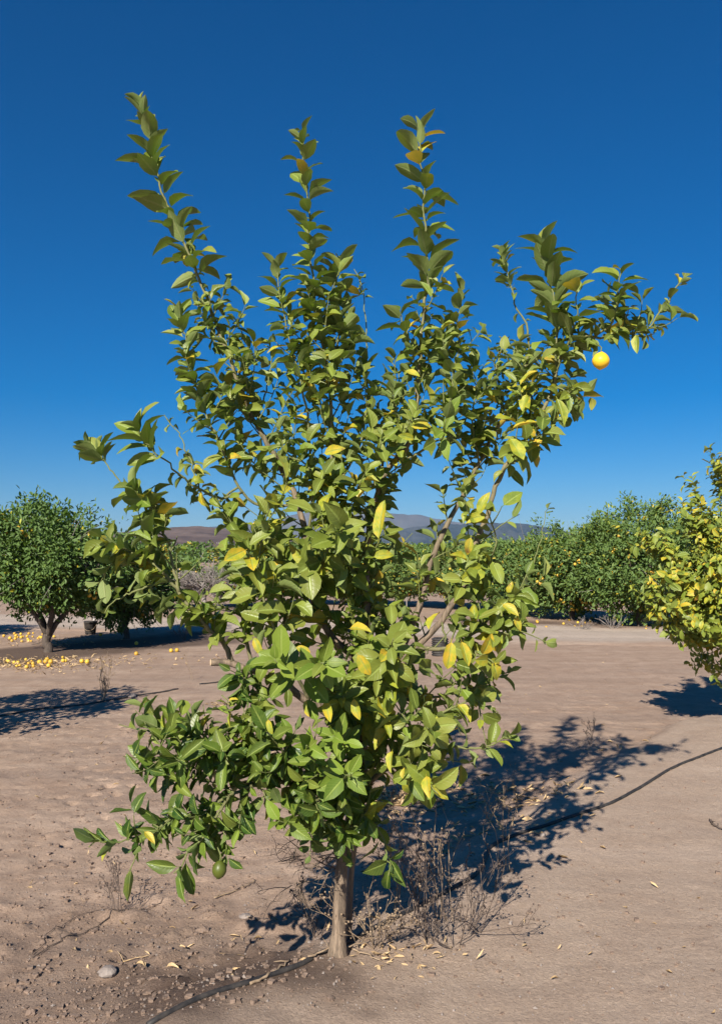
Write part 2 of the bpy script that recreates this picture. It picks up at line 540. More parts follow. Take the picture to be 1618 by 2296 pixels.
def build_road():
    cl, Ln = resample(np.c_[ROAD_C, np.zeros(len(ROAD_C))], 260)
    T = np.gradient(cl, axis=0); T /= np.linalg.norm(T, axis=1)[:, None]
    Nn = np.stack((-T[:, 1], T[:, 0]), 1)
    off = np.linspace(-2.6, 2.6, 40)
    X = cl[:, 0:1] + Nn[:, 0:1] * off; Y = cl[:, 1:2] + Nn[:, 1:2] * off
    rut = -0.025 * (np.exp(-((np.abs(off) - 0.8) / 0.28) ** 2))
    Z = gz(X, Y, False) + 0.03 + rut + 0.01 * fbm(X * 3, Y * 3, 3, 61)
    edge = sstep(2.6, 1.9, np.abs(off) + 0 * X)
    Z = Z - (1 - edge) * 0.09
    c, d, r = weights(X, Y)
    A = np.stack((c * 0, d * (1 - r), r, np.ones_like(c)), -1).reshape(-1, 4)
    ny, nx = X.shape
    idx = np.arange(nx * ny).reshape(ny, nx)
    F = np.stack((idx[:-1, :-1], idx[1:, :-1], idx[1:, 1:], idx[:-1, 1:]), -1).reshape(-1, 4)[:, ::-1]
    me = mesh_np('dirt_road', np.stack((X, Y, Z), -1), F, M_SOIL, {'soil': ('FLOAT_COLOR', A)})
    tag(link('dirt_road', me), kind='structure')

build_ground()
build_road()

# ------------------------------------------------------------------ hills
def hill_material(name, c1, c2, scale):
    m, n, b, out = new_mat(name)
    L = n.links.new
    tc = N(n, 'ShaderNodeTexCoord')
    nz = N(n, 'ShaderNodeTexNoise', Scale=scale, Detail=8.0, Roughness=0.6); L(tc.outputs['Object'], nz.inputs['Vector'])
    L(mixc(n, maprange(n, nz.outputs[0], 0.38, 0.62), c1, c2), b.inputs['Base Color'])
    b.inputs['Roughness'].default_value = 1.0
    b.inputs['Specular IOR Level'].default_value = 0.0
    return m

def ridge(name, D, depth, prof, mat, seed, rough):
    """prof: [(px, py)] skyline of the ridge at distance D"""
    pr = np.array([(((p[0] - FW / 2) / LPX) * D, EYE + (HORIZON - p[1]) / LPX * D) for p in prof])
    nx, ny = 420, 90
    xs = np.linspace(pr[0, 0], pr[-1, 0], nx)
    top = np.interp(xs, pr[:, 0], pr[:, 1])
    sm = np.convolve(np.pad(top, 8, mode='edge'), np.ones(17) / 17, 'valid')
    t = np.linspace(-1, 1, ny)
    X, T = np.meshgrid(xs, t)
    Y = D + T * depth
    sc_ = depth
    n1 = fbm(X / sc_ * 3.2, Y / sc_ * 2.0, 5, seed, 0.55)
    spur = 1 - np.abs(fbm(X / sc_ * 5.0 + 3, Y / sc_ * 1.2, 4, seed + 7, 0.55)) * 2.2
    sh = np.clip(1 - np.abs(T), 0, 1)
    Z = sm[None, :] * (sh ** (0.85)) * (1 + rough * n1 * (0.25 + np.abs(T))) * (1 - 0.5 * rough * (1 - spur) * np.abs(T) ** 0.5) - 2.0
    idx = np.arange(nx * ny).reshape(ny, nx)
    F = np.stack((idx[:-1, :-1], idx[:-1, 1:], idx[1:, 1:], idx[1:, :-1]), -1).reshape(-1, 4)
    me = mesh_np(name, np.stack((X, Y, Z), -1), F, mat)
    tag(link(name, me), kind='structure')

M_HILL = hill_material('dry_hillside', (0.09, 0.064, 0.054), (0.15, 0.108, 0.088), 0.02)
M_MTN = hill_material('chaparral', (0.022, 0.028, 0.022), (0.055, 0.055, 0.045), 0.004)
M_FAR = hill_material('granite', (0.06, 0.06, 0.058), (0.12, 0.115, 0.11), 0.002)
ridge('hill', 1500, 420, [(-700, 1246), (-400, 1225), (-150, 1200), (60, 1192), (200, 1196), (290, 1188), (370, 1182), (420, 1177), (470, 1181),
                          (520, 1186), (600, 1199), (700, 1212), (820, 1224), (1000, 1236), (1250, 1246)], M_HILL, 3, 0.5)
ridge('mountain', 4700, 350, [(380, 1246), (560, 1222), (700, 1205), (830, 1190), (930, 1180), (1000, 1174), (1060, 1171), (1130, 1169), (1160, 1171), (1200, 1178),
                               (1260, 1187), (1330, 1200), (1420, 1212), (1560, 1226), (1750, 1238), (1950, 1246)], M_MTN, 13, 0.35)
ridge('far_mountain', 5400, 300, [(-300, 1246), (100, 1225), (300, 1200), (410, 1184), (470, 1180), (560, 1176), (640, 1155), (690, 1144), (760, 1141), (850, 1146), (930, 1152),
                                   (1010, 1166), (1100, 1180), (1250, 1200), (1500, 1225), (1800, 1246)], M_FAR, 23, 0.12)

# the air
def build_haze():
    x0, x1, y0, y1, z0, z1 = -7000, 7000, -1000, 6200, -40, 312
    V = np.array([(x, y, z) for z in (z0, z1) for y in (y0, y1) for x in (x0, x1)])
    F = [(0, 2, 3, 1), (4, 5, 7, 6), (0, 1, 5, 4), (2, 6, 7, 3), (0, 4, 6, 2), (1, 3, 7, 5)]
    m = bpy.data.materials.new('hazy_air'); m.use_nodes = True
    n = m.node_tree; n.nodes.clear()
    out = n.nodes.new('ShaderNodeOutputMaterial')
    pv = n.nodes.new('ShaderNodeVolumePrincipled')
    pv.inputs['Color'].default_value = (0.36, 0.60, 1.0, 1)
    pv.inputs['Density'].default_value = 0.000062
    pv.inputs['Anisotropy'].default_value = 0.0
    n.links.new(pv.outputs[0], out.inputs['Volume'])
    o = link('haze', mesh_np('haze', V, F, m, smooth=False))
    tag(o, kind='stuff', label='thin blue haze over the far valley', cat='haze')
build_haze()

# ------------------------------------------------------------------ leaves
class Leaves:
    """a bag of leaf parameters, turned into geometry in one go"""
    def __init__(s):
        s.pos = []; s.d = []; s.n = []; s.len = []; s.wid = []; s.fold = []; s.bend = []; s.twist = []; s.wave = []; s.curl = []; s.tint = []
    def add(s, pos, d, n, ln, wid, fold, bend, twist, wave, curl, tint):
        for k, v in zip(('pos', 'd', 'n', 'len', 'wid', 'fold', 'bend', 'twist', 'wave', 'curl', 'tint'),
                        (pos, d, n, ln, wid, fold, bend, twist, wave, curl, tint)):
            getattr(s, k).append(v)
    def geometry(s, lod=0):
        if lod == 0:
            vv = np.array((-0.13, 0.0, 0.13, 0.30, 0.50, 0.70, 0.88, 1.0))
            ww = np.array((0.035, 0.05, 0.66, 0.97, 1.0, 0.80, 0.40, 0.03))
            uu = np.array((-1, -0.55, 0, 0.55, 1.0))
        else:
            vv = np.array((-0.08, 0.12, 0.40, 0.72, 1.0))
            ww = np.array((0.05, 0.60, 1.0, 0.78, 0.04))
            uu = np.array((-1.0, 0, 1.0))
        p = {k: np.array(getattr(s, k), float) for k in ('pos', 'd', 'n', 'len', 'wid', 'fold', 'bend', 'twist', 'wave', 'curl', 'tint')}
        Nn = len(p['pos']); nv, nu = len(vv), len(uu)
        d = p['d'] / np.linalg.norm(p['d'], axis=1)[:, None]
        n = p['n'] - d * (p['n'] * d).sum(1)[:, None]
        n /= np.linalg.norm(n, axis=1)[:, None] + 1e-9
        sd = np.cross(d, n)
        V = np.zeros((Nn, nv, nu, 3))
        mid = p['pos'].copy(); prev = vv[0]
        ph = RNG.uniform(0, 6.28, Nn); fq = RNG.uniform(5, 11, Nn)
        shp = RNG.uniform(-0.8, 0.8, Nn)
        for i, v in enumerate(vv):
            vc = max(v, 0)
            ang = p['bend'] * vc
            dl = d * np.cos(ang)[:, None] - n * np.sin(ang)[:, None]
            nl = n * np.cos(ang)[:, None] + d * np.sin(ang)[:, None]
            mid = mid + dl * ((v - prev) * p['len'])[:, None]; prev = v
            tw = p['twist'] * vc
            s2 = sd * np.cos(tw)[:, None] + nl * np.sin(tw)[:, None]
            n2 = nl * np.cos(tw)[:, None] - sd * np.sin(tw)[:, None]
            hw0 = p['wid'] * 0.5 * ww[i] * (1 + shp * (0.5 - vc) * (0.15 < vc < 0.95))
            for j, u in enumerate(uu):
                hw = hw0 * (1 + RNG.normal(0, 0.055, Nn))
                a = p['fold'] + p['curl'] * abs(u) * 0.8
                off = s2 * (np.sign(u) * abs(u) * hw * np.cos(a))[:, None] + n2 * (abs(u) * hw * np.sin(a))[:, None]
                wv = p['wave'] * p['wid'] * np.sin(fq * vc + ph + (1.3 if u > 0 else 0)) * abs(u) * ww[i]
                V[:, i, j] = mid + off + n2 * wv[:, None]
        uv = np.zeros((Nn, nv, nu, 3))
        uv[..., 0] = uu[None, None, :]; uv[..., 1] = vv[None, :, None]
        tn = np.ones((Nn, nv, nu, 4)); tn[..., :3] = p['tint'][:, None, None, :]
        k = np.arange(nv * nu).reshape(nv, nu)
        # winding gives +n on the front (upper) side
        F = np.stack((k[:-1, :-1], k[1:, :-1], k[1:, 1:], k[:-1, 1:]), -1).reshape(-1, 4)[:, ::-1]
        K = nv * nu
        return V.reshape(Nn, K, 3), uv.reshape(Nn, K, 3), tn.reshape(Nn, K, 4), F

def joined(name, V, uv, tn, F, mat):
    Nn, K = V.shape[:2]
    FF = (F[None] + (np.arange(Nn) * K)[:, None, None]).reshape(-1, 4)
    return mesh_np(name, V.reshape(-1, 3), FF, mat, {'leafuv': ('FLOAT_VECTOR', uv.reshape(-1, 3)), 'tint': ('FLOAT_COLOR', tn.reshape(-1, 4))})

def visible_rank(V, cell=5.0):
    """rank leaves by how many sample points win a coarse depth buffer in the photograph's frame"""
    Nn, K = V.shape[:2]
    px, py, dep = project(V)
    inside = (px > 0) & (px < FW) & (py > 0) & (py < FH)
    cx = np.floor(px / cell).astype(int); cy = np.floor(py / cell).astype(int)
    key = np.where(inside, cy * 1000 + cx, -1).ravel()
    dd = dep.ravel()
    order = np.lexsort((dd, key))
    k2 = key[order]
    first = np.ones(len(k2), bool); first[1:] = k2[1:] != k2[:-1]
    win = np.zeros(Nn * K, bool)
    # a sample is seen if it is within 2 cm of the nearest in its cell
    near = dict(zip(k2[first], dd[order][first]))
    nd = np.array([near[k] for k in key])
    win = (dd <= nd + 0.02) & (key >= 0)
    cells = np.zeros(Nn)
    W = win.reshape(Nn, K); KK = key.reshape(Nn, K)
    for i in range(Nn):
        cells[i] = len(set(KK[i][W[i]]))
    return np.argsort(-cells)

def leaf_parts(tree, origin, L, mat, nbest=300, lod=0, foliage='foliage'):
    V, uv, tn, F = L.geometry(lod)
    rank = visible_rank(V)
    best, rest = rank[:nbest], rank[nbest:]
    for i in best:
        base = np.array(L.pos[i])
        me = mesh_np('leaf', V[i] - base, F, mat, {'leafuv': ('FLOAT_VECTOR', uv[i]), 'tint': ('FLOAT_COLOR', tn[i])})
        link('leaf', me, tree, base - origin)
    if len(rest):
        o = link(foliage, joined(foliage, V[rest] - origin, uv[rest], tn[rest], F, mat), tree)
        o['kind'] = 'stuff'
    return len(V)

UP = np.array((0, 0, 1.0))
def unit(v):
    v = np.asarray(v, float); return v / (np.linalg.norm(v) + 1e-12)

def perp(t):
    a = np.cross(t, (0.3, 0.9, 0.2)); a = unit(a)
    return a, np.cross(t, a)

KIND = {
    #        incl  incl_tip  bend       fold  wave  curl  droop light yellow olive
    'vig':  dict(inc=57, tip=26, bend=(0.1, 1.1), fold=0.26, wave=0.04, curl=0.18, droop=0.00, light=0.22, yel=0.02, oli=0.55, wr=0.54),
    'norm': dict(inc=62, tip=35, bend=(0.0, 0.9), fold=0.30, wave=0.09, curl=0.38, droop=0.15, light=0.42, yel=0.065, oli=0.55, wr=0.60),
    'deep': dict(inc=62, tip=40, bend=(-0.1, 0.8), fold=0.30, wave=0.08, curl=0.35, droop=0.20, light=0.60, yel=0.02, oli=0.05, wr=0.50),
    'curl': dict(inc=70, tip=45, bend=(0.4, 2.2), fold=0.45, wave=0.13, curl=0.90, droop=0.15, light=0.30, yel=0.07, oli=0.50, wr=0.55),
    'yell': dict(inc=68, tip=40, bend=(0.0, 1.1), fold=0.25, wave=0.06, curl=0.25, droop=0.25, light=0.60, yel=0.20, oli=0.55, wr=0.56),
    'rose': dict(inc=62, tip=30, bend=(-0.1, 0.6), fold=0.26, wave=0.03, curl=0.12, droop=0.05, light=0.75, yel=0.00, oli=0.10, wr=0.48),
}

def leaf_shoot(L, pts, t0, t1, internode, size, kind, rs):
    """leaves spiralling along a resampled shoot"""
    K = KIND[kind]
    p, Ln = resample(pts, max(6, int(len(pts) * 4)))
    s = np.concatenate(([0], np.cumsum(np.linalg.norm(np.diff(p, axis=0), axis=1))))
    T = np.gradient(p, axis=0); T /= np.linalg.norm(T, axis=1)[:, None] + 1e-9
    n = max(3, int(Ln * (t1 - t0) / internode * (1.55 if kind == 'vig' else 0.95 if kind == 'rose' else 1.3 if kind == 'deep' else 1.2)))
    th = rs.uniform(0, 6.28)
    for k in range(n + 1):
        f = k / n
        if rs.uniform() < 0.10 and f < 0.9: continue
        t = (t0 + (t1 - t0) * f + rs.uniform(-0.6, 0.6) * (t1 - t0) / n)
        t = min(max(t, 0), 1)
        q = np.array([np.interp(t * s[-1], s, p[:, c]) for c in range(3)])
        tg = unit([np.interp(t * s[-1], s, T[:, c]) for c in range(3)])
        A, B = perp(tg)
        th += R(137.5) + rs.normal(0, 0.35)
        r = math.cos(th) * A + math.sin(th) * B
        tipf = max(0.0, (t - 0.8) / 0.2) if t1 > 0.95 else 0
        inc = R(K['inc'] + (K['tip'] - K['inc']) * tipf + rs.normal(0, 13))
        d = math.cos(inc) * tg + math.sin(inc) * r - UP * (K['droop'] * (1 - tipf) * rs.uniform(0.2, 2.2))
        nrm = math.sin(inc) * tg - math.cos(inc) * r
        nrm = unit(nrm) + K['light'] * rs.uniform(0.3, 1.2) * (0.45 * UP + 0.85 * SUNV) + rs.normal(0, 0.33, 3)
        ln = size * (1.08 if kind == 'vig' else 0.68 if kind == 'rose' else 0.84 if kind == 'deep' else 0.93) * (rs.uniform(0.7, 1.15) if kind == 'vig' else rs.uniform(0.5, 1.2)) * (1.0 if tipf < 0.7 else rs.uniform(0.6, 1.05))
        ck = K['curl'] * rs.uniform(0.0, 1.7)
        y = 0.0
        u = rs.uniform()
        if u < K['yel']: y = rs.uniform(0.35, 1.0)
        elif u < K['yel'] * 3: y = rs.uniform(0.08, 0.3)
        L.add(q, d, nrm, ln, ln * K['wr'] * rs.uniform(0.85, 1.18), K['fold'] * rs.uniform(0.4, 1.5),
              rs.uniform(*K['bend']), rs.normal(0, 0.30), K['wave'] * rs.uniform(0.3, 1.5), ck,
              (y, min(1, max(0, rs.normal({'rose': 0.72, 'deep': 0.14, 'norm': 0.5}.get(kind, 0.5), 0.28))), min(1, max(0, rs.normal(K['oli'], 0.22)))))

# ------------------------------------------------------------------ the lemon tree
TREE = np.array((TRUNK_XY[0], TRUNK_XY[1], gzs(*TRUNK_XY)))
rs = np.random.default_rng(5)
lemon = thing('lemon_tree', 'young lemon tree with long upright leafy shoots in the middle of the photo', 'tree', TREE - (0, 0, 0.02))
LO = np.array(lemon.location)
S = {}
PART = {}
LL = Leaves()
twigs = Collect()

def limb(name, parent, px, dend, r0, r1, leaf=None, lat=None, part='branch', d0=None, sides=8):
    """px: traced centre line; depth runs from the parent's to dend (metres behind the trunk)"""
    px = np.array(px, float)
    if parent:
        pp, ps = S[parent]
        qx, qy, _ = project(pp)
        i = int(np.argmin((qx - px[0][0]) ** 2 + (qy - px[0][1]) ** 2))
        start = pp[i]; ds = start[1] - TREE_Y
    else:
        start = None; ds = d0 if d0 is not None else 0.0
    s = np.concatenate(([0], np.cumsum(np.hypot(*np.diff(px, axis=0).T))))
    f = s / s[-1]
    f = f ** 0.8
    wig = 0.02 * np.sin(f * 7 + len(name)) * (f > 0)
    pts = np.array([P(x, y, TREE_Y + ds + (dend - ds) * t + g) for (x, y), t, g in zip(px, f, wig)])
    if start is not None: pts[0] = start
    n = max(10, int(len(px) * 5))
    cl, Ln = resample(pts, n)
    kk = rs.normal(0, 0.0035, (n, 3)); kk[0] = 0; kk = kk + 0.5 * np.roll(kk, 1, 0)
    cl = cl + kk * np.linspace(0.4, 1.4, n)[:, None]
    S[name] = (cl, Ln)
    tt = np.linspace(0, 1, n)
    rad = r0 + (r1 - r0) * tt ** 0.85
    V, F, rr = tube(cl, rad, sides, True, 0.05)
    me = mesh_np(part, V - LO, F, M_BARK, {'age': ('FLOAT', rr)})
    PART[name] = link(part, me, lemon)
    for lf in (leaf if isinstance(leaf, list) else [leaf] if leaf else []):
        leaf_shoot(LL, cl[::2] if n > 14 else cl, *lf, rs)
    for lt in (lat if isinstance(lat, list) else [lat] if lat else []):
        laterals(cl, Ln, *lt)
    return cl

def laterals(cl, Ln, t0, t1, spacing, length, size, kind, updir=0.5):
    n = max(1, int(Ln * (t1 - t0) / spacing))
    th = rs.uniform(0, 6.28)
    for k in range(n):
        t = t0 + (t1 - t0) * (k + rs.uniform(0.1, 0.9)) / n
        i = min(len(cl) - 2, int(t * (len(cl) - 1)))
        q = cl[i]; tg = unit(cl[i + 1] - cl[i])
        A, B = perp(tg); th += R(137.5) + rs.normal(0, 0.5)
        r = math.cos(th) * A + math.sin(th) * B
        a = R(rs.uniform(35, 75))
        d = unit(math.cos(a) * tg + math.sin(a) * r + UP * updir * rs.uniform(0.2, 1.0))
        ln = length * rs.uniform(0.45, 1.25)
        e = unit(d + UP * updir * 0.7 + rs.normal(0, 0.2, 3))
        pts = np.array((q, q + d * ln * 0.35, q + d * ln * 0.62 + e * ln * 0.05, q + d * ln * 0.65 + e * ln * 0.35))
        c2, l2 = resample(pts, 6)
        V, F, rr = tube(c2, np.linspace(0.0032, 0.0014, 6), 4, False)
        twigs.add(V, F, rr)
        leaf_shoot(LL, pts, 0.15, 1.0, 0.0195, size, kind, rs)

V6 = 'vig'
trunk_px = [(755, 2166), (760, 2060), (768, 1930), (783, 1850), (806, 1770), (814, 1700), (808, 1620), (815, 1520), (820, 1430), (823, 1340), (820, 1287)]
def build_trunk():
    pts = np.array([P(x, y, TREE_Y) for x, y in trunk_px])
    cl, Ln = resample(pts, 60)
    S['trunk'] = (cl, Ln)
    t = np.linspace(0, 1, 60)
    rad = np.interp(t, (0, 0.085, 0.3, 0.45, 0.75, 1.0), (0.050, 0.0275, 0.023, 0.021, 0.017, 0.013))
    V, F, rr = tube(cl, rad, 14, True, 0.09)
    link('trunk', mesh_np('trunk', V - LO, F, M_BARK, {'age': ('FLOAT', rr)}), lemon)
    laterals(cl, Ln, 0.42, 1.0, 0.028, 0.26, 0.080, 'norm')
    laterals(cl, Ln, 0.45, 0.9, 0.06, 0.22, 0.080, 'yell')
    # second, shaded stem that rises behind the first
    p2 = np.array([P(779, 2136, TREE_Y + 0.12), P(783, 2060, TREE_Y + 0.12), P(788, 1950, TREE_Y + 0.10), P(802, 1840, TREE_Y + 0.06), P(812, 1740, TREE_Y)])
    c2, _ = resample(p2, 24)
    V, F, rr = tube(c2, np.linspace(0.013, 0.010, 24), 10, True, 0.06)
    link('trunk', mesh_np('trunk', V - LO, F, M_BARK, {'age': ('FLOAT', rr)}), lemon)
build_trunk()

# --- upright limbs
limb('LA', 'trunk', [(815, 1520), (790, 1470), (735, 1420), (700, 1330), (688, 1261), (681, 1179), (666, 1125), (615, 1020), (555, 915), (509, 787), (483, 725),
                     (456, 647), (431, 585), (390, 490), (358, 415), (337, 325), (316, 245)], 0.10, 0.0165, 0.0025,
     [(0.58, 0.76, 0.026, 0.068, 'curl'), (0.70, 1.0, 0.021, 0.120, V6)], [(0.05, 0.50, 0.036, 0.26, 0.088, 'norm'), (0.45, 0.66, 0.034, 0.17, 0.08, 'norm', 0.8)])
limb('LB', 'trunk', [(823, 1350), (800, 1260), (766, 1179), (744, 1096), (742, 1000), (735, 850), (715, 720), (697, 600), (693, 480), (680, 410), (673, 300)], -0.12, 0.011, 0.0022,
     [(0.55, 1.0, 0.022, 0.092, V6)], [(0.0, 0.62, 0.032, 0.22, 0.088, 'norm', 0.8)])
limb('LC', 'trunk', [(820, 1287), (827, 1197), (852, 1089), (888, 1031), (925, 956), (944, 761), (954, 658), (956, 587), (950, 464), (945, 390), (938, 290)], 0.14, 0.013, 0.0025,
     [(0.46, 0.66, 0.032, 0.065, 'curl'), (0.63, 1.0, 0.0225, 0.116, V6)], [(0.0, 0.36, 0.032, 0.25, 0.088, 'norm', 0.7), (0.36, 0.62, 0.04, 0.15, 0.078, 'norm', 0.9)])
limb('LR1', 'trunk', [(810, 1600), (870, 1520), (931, 1455), (989, 1391), (1043, 1301), (1075, 1197), (1126, 1060), (1205, 945), (1243, 850), (1262, 785), (1300, 755), (1348, 757),
                      (1430, 745), (1471, 714), (1506, 668), (1532, 612)], -0.15, 0.016, 0.0024,
     [(0.66, 0.90, 0.022, 0.075, 'norm'), (0.86, 1.0, 0.022, 0.085, 'norm')], [(0.12, 0.40, 0.06, 0.20, 0.085, 'norm'), (0.52, 0.72, 0.03, 0.16, 0.085, 'norm'), (0.53, 0.66, 0.07, 0.18, 0.10, 'yell', 0.1), (0.72, 0.9, 0.035, 0.12, 0.075, 'norm', 0.6)])
limb('LR2', 'trunk', [(815, 1590), (880, 1490), (910, 1434), (939, 1355), (971, 1244), (1025, 1132), (1075, 1035), (1133, 927), (1170, 850), (1184, 756), (1160, 690), (1143, 640), (1132, 565)], 0.35, 0.017, 0.0022,
     [(0.78, 0.92, 0.06, 0.05, 'curl'), (0.92, 1.0, 0.012, 0.085, V6)], [(0.45, 0.78, 0.034, 0.20, 0.085, 'norm', 0.6), (0.1, 0.45, 0.07, 0.2, 0.085, 'norm')])
limb('E', 'LR1', [(1243, 850), (1246, 730), (1228, 620), (1210, 530)], -0.05, 0.006, 0.002, [(0.15, 1.0, 0.019, 0.118, V6)])
limb('E2', 'LR1', [(1255, 800), (1290, 715), (1292, 660)], -0.2, 0.005, 0.002, [(0.1, 1.0, 0.018, 0.09, V6)])
limb('F', 'LR1', [(1330, 755), (1375, 715), (1386, 612)], -0.25, 0.005, 0.002, [(0.15, 1.0, 0.017, 0.092, V6)])
limb('F2', 'LR1', [(1400, 750), (1395, 700), (1360, 660)], -0.05, 0.004, 0.002, [(0.1, 1.0, 0.018, 0.075, 'norm')])
limb('H', 'LA', [(690, 1250), (701, 1089), (692, 980), (680, 880), (655, 790), (634, 700), (621, 600)], -0.18, 0.007, 0.002,
     [(0.56, 1.0, 0.019, 0.082, V6), (0.2, 0.56, 0.07, 0.07, 'norm')], [(0.55, 0.85, 0.08, 0.09, 0.07, 'norm', 0.8)])
limb('I', 'LA', [(668, 1130), (600, 1135), (540, 1100), (486, 981), (457, 915), (424, 812), (404, 700)], -0.1, 0.007, 0.002,
     [(0.3, 1.0, 0.016, 0.088, V6)], [(0.35, 0.85, 0.07, 0.11, 0.075, 'norm', 0.8)])
limb('I2', 'LA', [(540, 880), (548, 800), (535, 725)], 0.1, 0.004, 0.002, [(0.1, 1.0, 0.017, 0.075, 'norm')])
limb('I3', 'LA', [(500, 770), (470, 760), (452, 735)], 0.05, 0.004, 0.002, [(0.1, 1.0, 0.017, 0.075, 'norm')])
limb('I4', 'LA', [(575, 950), (600, 860), (610, 800), (600, 770)], 0.25, 0.004, 0.0018, [(0.7, 1.0, 0.018, 0.07, 'norm')])
limb('C1', 'LB', [(750, 1110), (795, 1020), (822, 920), (823, 790), (818, 670), (797, 605)], 0.2, 0.006, 0.0016,
     [(0.05, 0.6, 0.03, 0.085, 'norm'), (0.88, 1.0, 0.013, 0.055, 'curl')], [(0.1, 0.55, 0.05, 0.13, 0.085, 'norm', 0.8)])
limb('C2', 'LB', [(736, 860), (757, 760), (752, 640), (765, 570)], 0.05, 0.005, 0.002, [(0.1, 1.0, 0.02, 0.10, V6)], [(0.1, 0.6, 0.08, 0.1, 0.08, 'norm', 0.9)])
limb('C3', 'LC', [(852, 1089), (868, 960), (890, 870), (882, 790)], 0.3, 0.006, 0.002, [(0.1, 1.0, 0.023, 0.085, 'norm')], [(0.1, 0.8, 0.05, 0.13, 0.08, 'norm')])
limb('C4', 'LC', [(888, 1031), (960, 1000), (1008, 900), (1024, 790), (1034, 655)], 0.05, 0.006, 0.002, [(0.2, 1.0, 0.02, 0.078, V6)], [(0.2, 0.75, 0.05, 0.14, 0.08, 'norm')])
limb('C5', 'LR2', [(1075, 1035), (1058, 950), (1070, 870), (1064, 810)], 0.1, 0.005, 0.002, [(0.1, 1.0, 0.019, 0.10, V6)], [(0.1, 0.8, 0.06, 0.12, 0.085, 'norm')])
limb('C6', 'LR2', [(1133, 927), (1112, 840), (1128, 760)], 0.45, 0.005, 0.002, [(0.1, 1.0, 0.016, 0.06, 'deep')], [(0.1, 0.9, 0.04, 0.1, 0.06, 'deep')])
limb('C7', 'LR1', [(1215, 930), (1180, 870), (1165, 815)], 0.0, 0.005, 0.002, [(0.1, 1.0, 0.019, 0.09, 'norm')], [(0.1, 0.9, 0.06, 0.1, 0.085, 'norm')])
limb('C8', 'LC', [(942, 800), (915, 750), (893, 705)], 0.0, 0.004, 0.002, [(0.1, 1.0, 0.019, 0.09, V6)])
limb('C9', 'LC', [(940, 820), (985, 780), (1000, 720)], 0.2, 0.004, 0.002, [(0.1, 1.0, 0.018, 0.09, V6)])
limb('C10', 'LC', [(925, 956), (985, 985), (1000, 940)], -0.25, 0.005, 0.002, [(0.3, 1.0, 0.016, 0.13, 'rose')])
limb('D1', 'LR1', [(1040, 1306), (1095, 1262), (1112, 1205), (1083, 1130)], -0.3, 0.006, 0.002, [(0.1, 1.0, 0.017, 0.105, 'yell')], [(0.0, 0.9, 0.07, 0.10, 0.09, 'norm')])
limb('D2', 'LR1', [(1126, 1060), (1165, 1020), (1185, 980)], -0.25, 0.005, 0.002, [(0.1, 1.0, 0.016, 0.115, 'yell')])
limb('D3', 'LR1', [(1235, 870), (1275, 878), (1298, 872)], -0.2, 0.004, 0.002, [(0.1, 1.0, 0.017, 0.10, 'yell')])

# --- left side
limb('N', 'trunk', [(810, 1640), (720, 1590), (640, 1540), (560, 1496), (472, 1481)], -0.18, 0.018, 0.0125)
limb('M', 'N', [(520, 1488), (500, 1440), (454, 1394), (414, 1348), (375, 1297), (328, 1254), (275, 1228), (235, 1215)], -0.30, 0.011, 0.0025,
     [(0.1, 1.0, 0.014, 0.105, 'norm')], [(0.18, 0.95, 0.038, 0.17, 0.098, 'norm', 0.3)])
limb('L2', 'M', [(400, 1330), (382, 1240), (368, 1190), (335, 1125), (288, 1092), (253, 1063), (218, 1015), (195, 985)], -0.15, 0.006, 0.002,
     [(0.1, 0.64, 0.012, 0.112, 'norm'), (0.86, 1.0, 0.0075, 0.09, V6)], [(0.0, 0.5, 0.045, 0.14, 0.10, 'norm', 0.5)])
limb('M2', 'M', [(375, 1297), (315, 1322), (265, 1345), (232, 1372)], -0.35, 0.005, 0.002, [(0.2, 1.0, 0.021, 0.08, 'curl')])
limb('P', 'I', [(540, 1100), (480, 1115), (418, 1074), (368, 1031), (335, 1000), (300, 950)], -0.35, 0.006, 0.002, [(0.1, 0.6, 0.02, 0.075, 'curl'), (0.74, 1.0, 0.014, 0.11, V6)])
limb('O', 'I', [(520, 1110), (470, 1130), (440, 1074), (418, 1010), (396, 970), (370, 932)], 0.15, 0.005, 0.0018, [(0.1, 0.7, 0.018, 0.065, 'curl'), (0.93, 1.0, 0.012, 0.05, 'curl')])
limb('N2', 'N', [(560, 1496), (545, 1400), (540, 1300), (530, 1220), (515, 1150)], -0.1, 0.008, 0.0022, [(0.2, 1.0, 0.024, 0.090, 'norm')], [(0.1, 0.95, 0.05, 0.16, 0.085, 'norm', 0.5)])
limb('N3', 'N', [(640, 1540), (640, 1450), (632, 1350), (618, 1260), (600, 1190)], 0.05, 0.008, 0.0022, [(0.2, 1.0, 0.024, 0.092, 'norm')], [(0.1, 0.95, 0.045, 0.18, 0.09, 'norm', 0.5)])
limb('N4', 'N', [(700, 1580), (620, 1420), (580, 1290), (590, 1200), (605, 1120)], -0.45, 0.008, 0.0022, [(0.4, 1.0, 0.024, 0.112, 'norm')], [(0.35, 0.95, 0.06, 0.16, 0.105, 'norm', 0.5)])
limb('N5', 'LA', [(700, 1330), (730, 1240), (760, 1190)], -0.45, 0.006, 0.002, [(0.2, 1.0, 0.022, 0.12, 'norm')], [(0.2, 0.95, 0.06, 0.14, 0.11, 'norm', 0.5)])
limb('N6', 'LB', [(766, 1179), (700, 1060), (640, 1010), (620, 950)], -0.2, 0.005, 0.002, [(0.2, 1.0, 0.02, 0.085, 'curl')], [(0.2, 0.95, 0.05, 0.12, 0.08, 'norm', 0.5)])

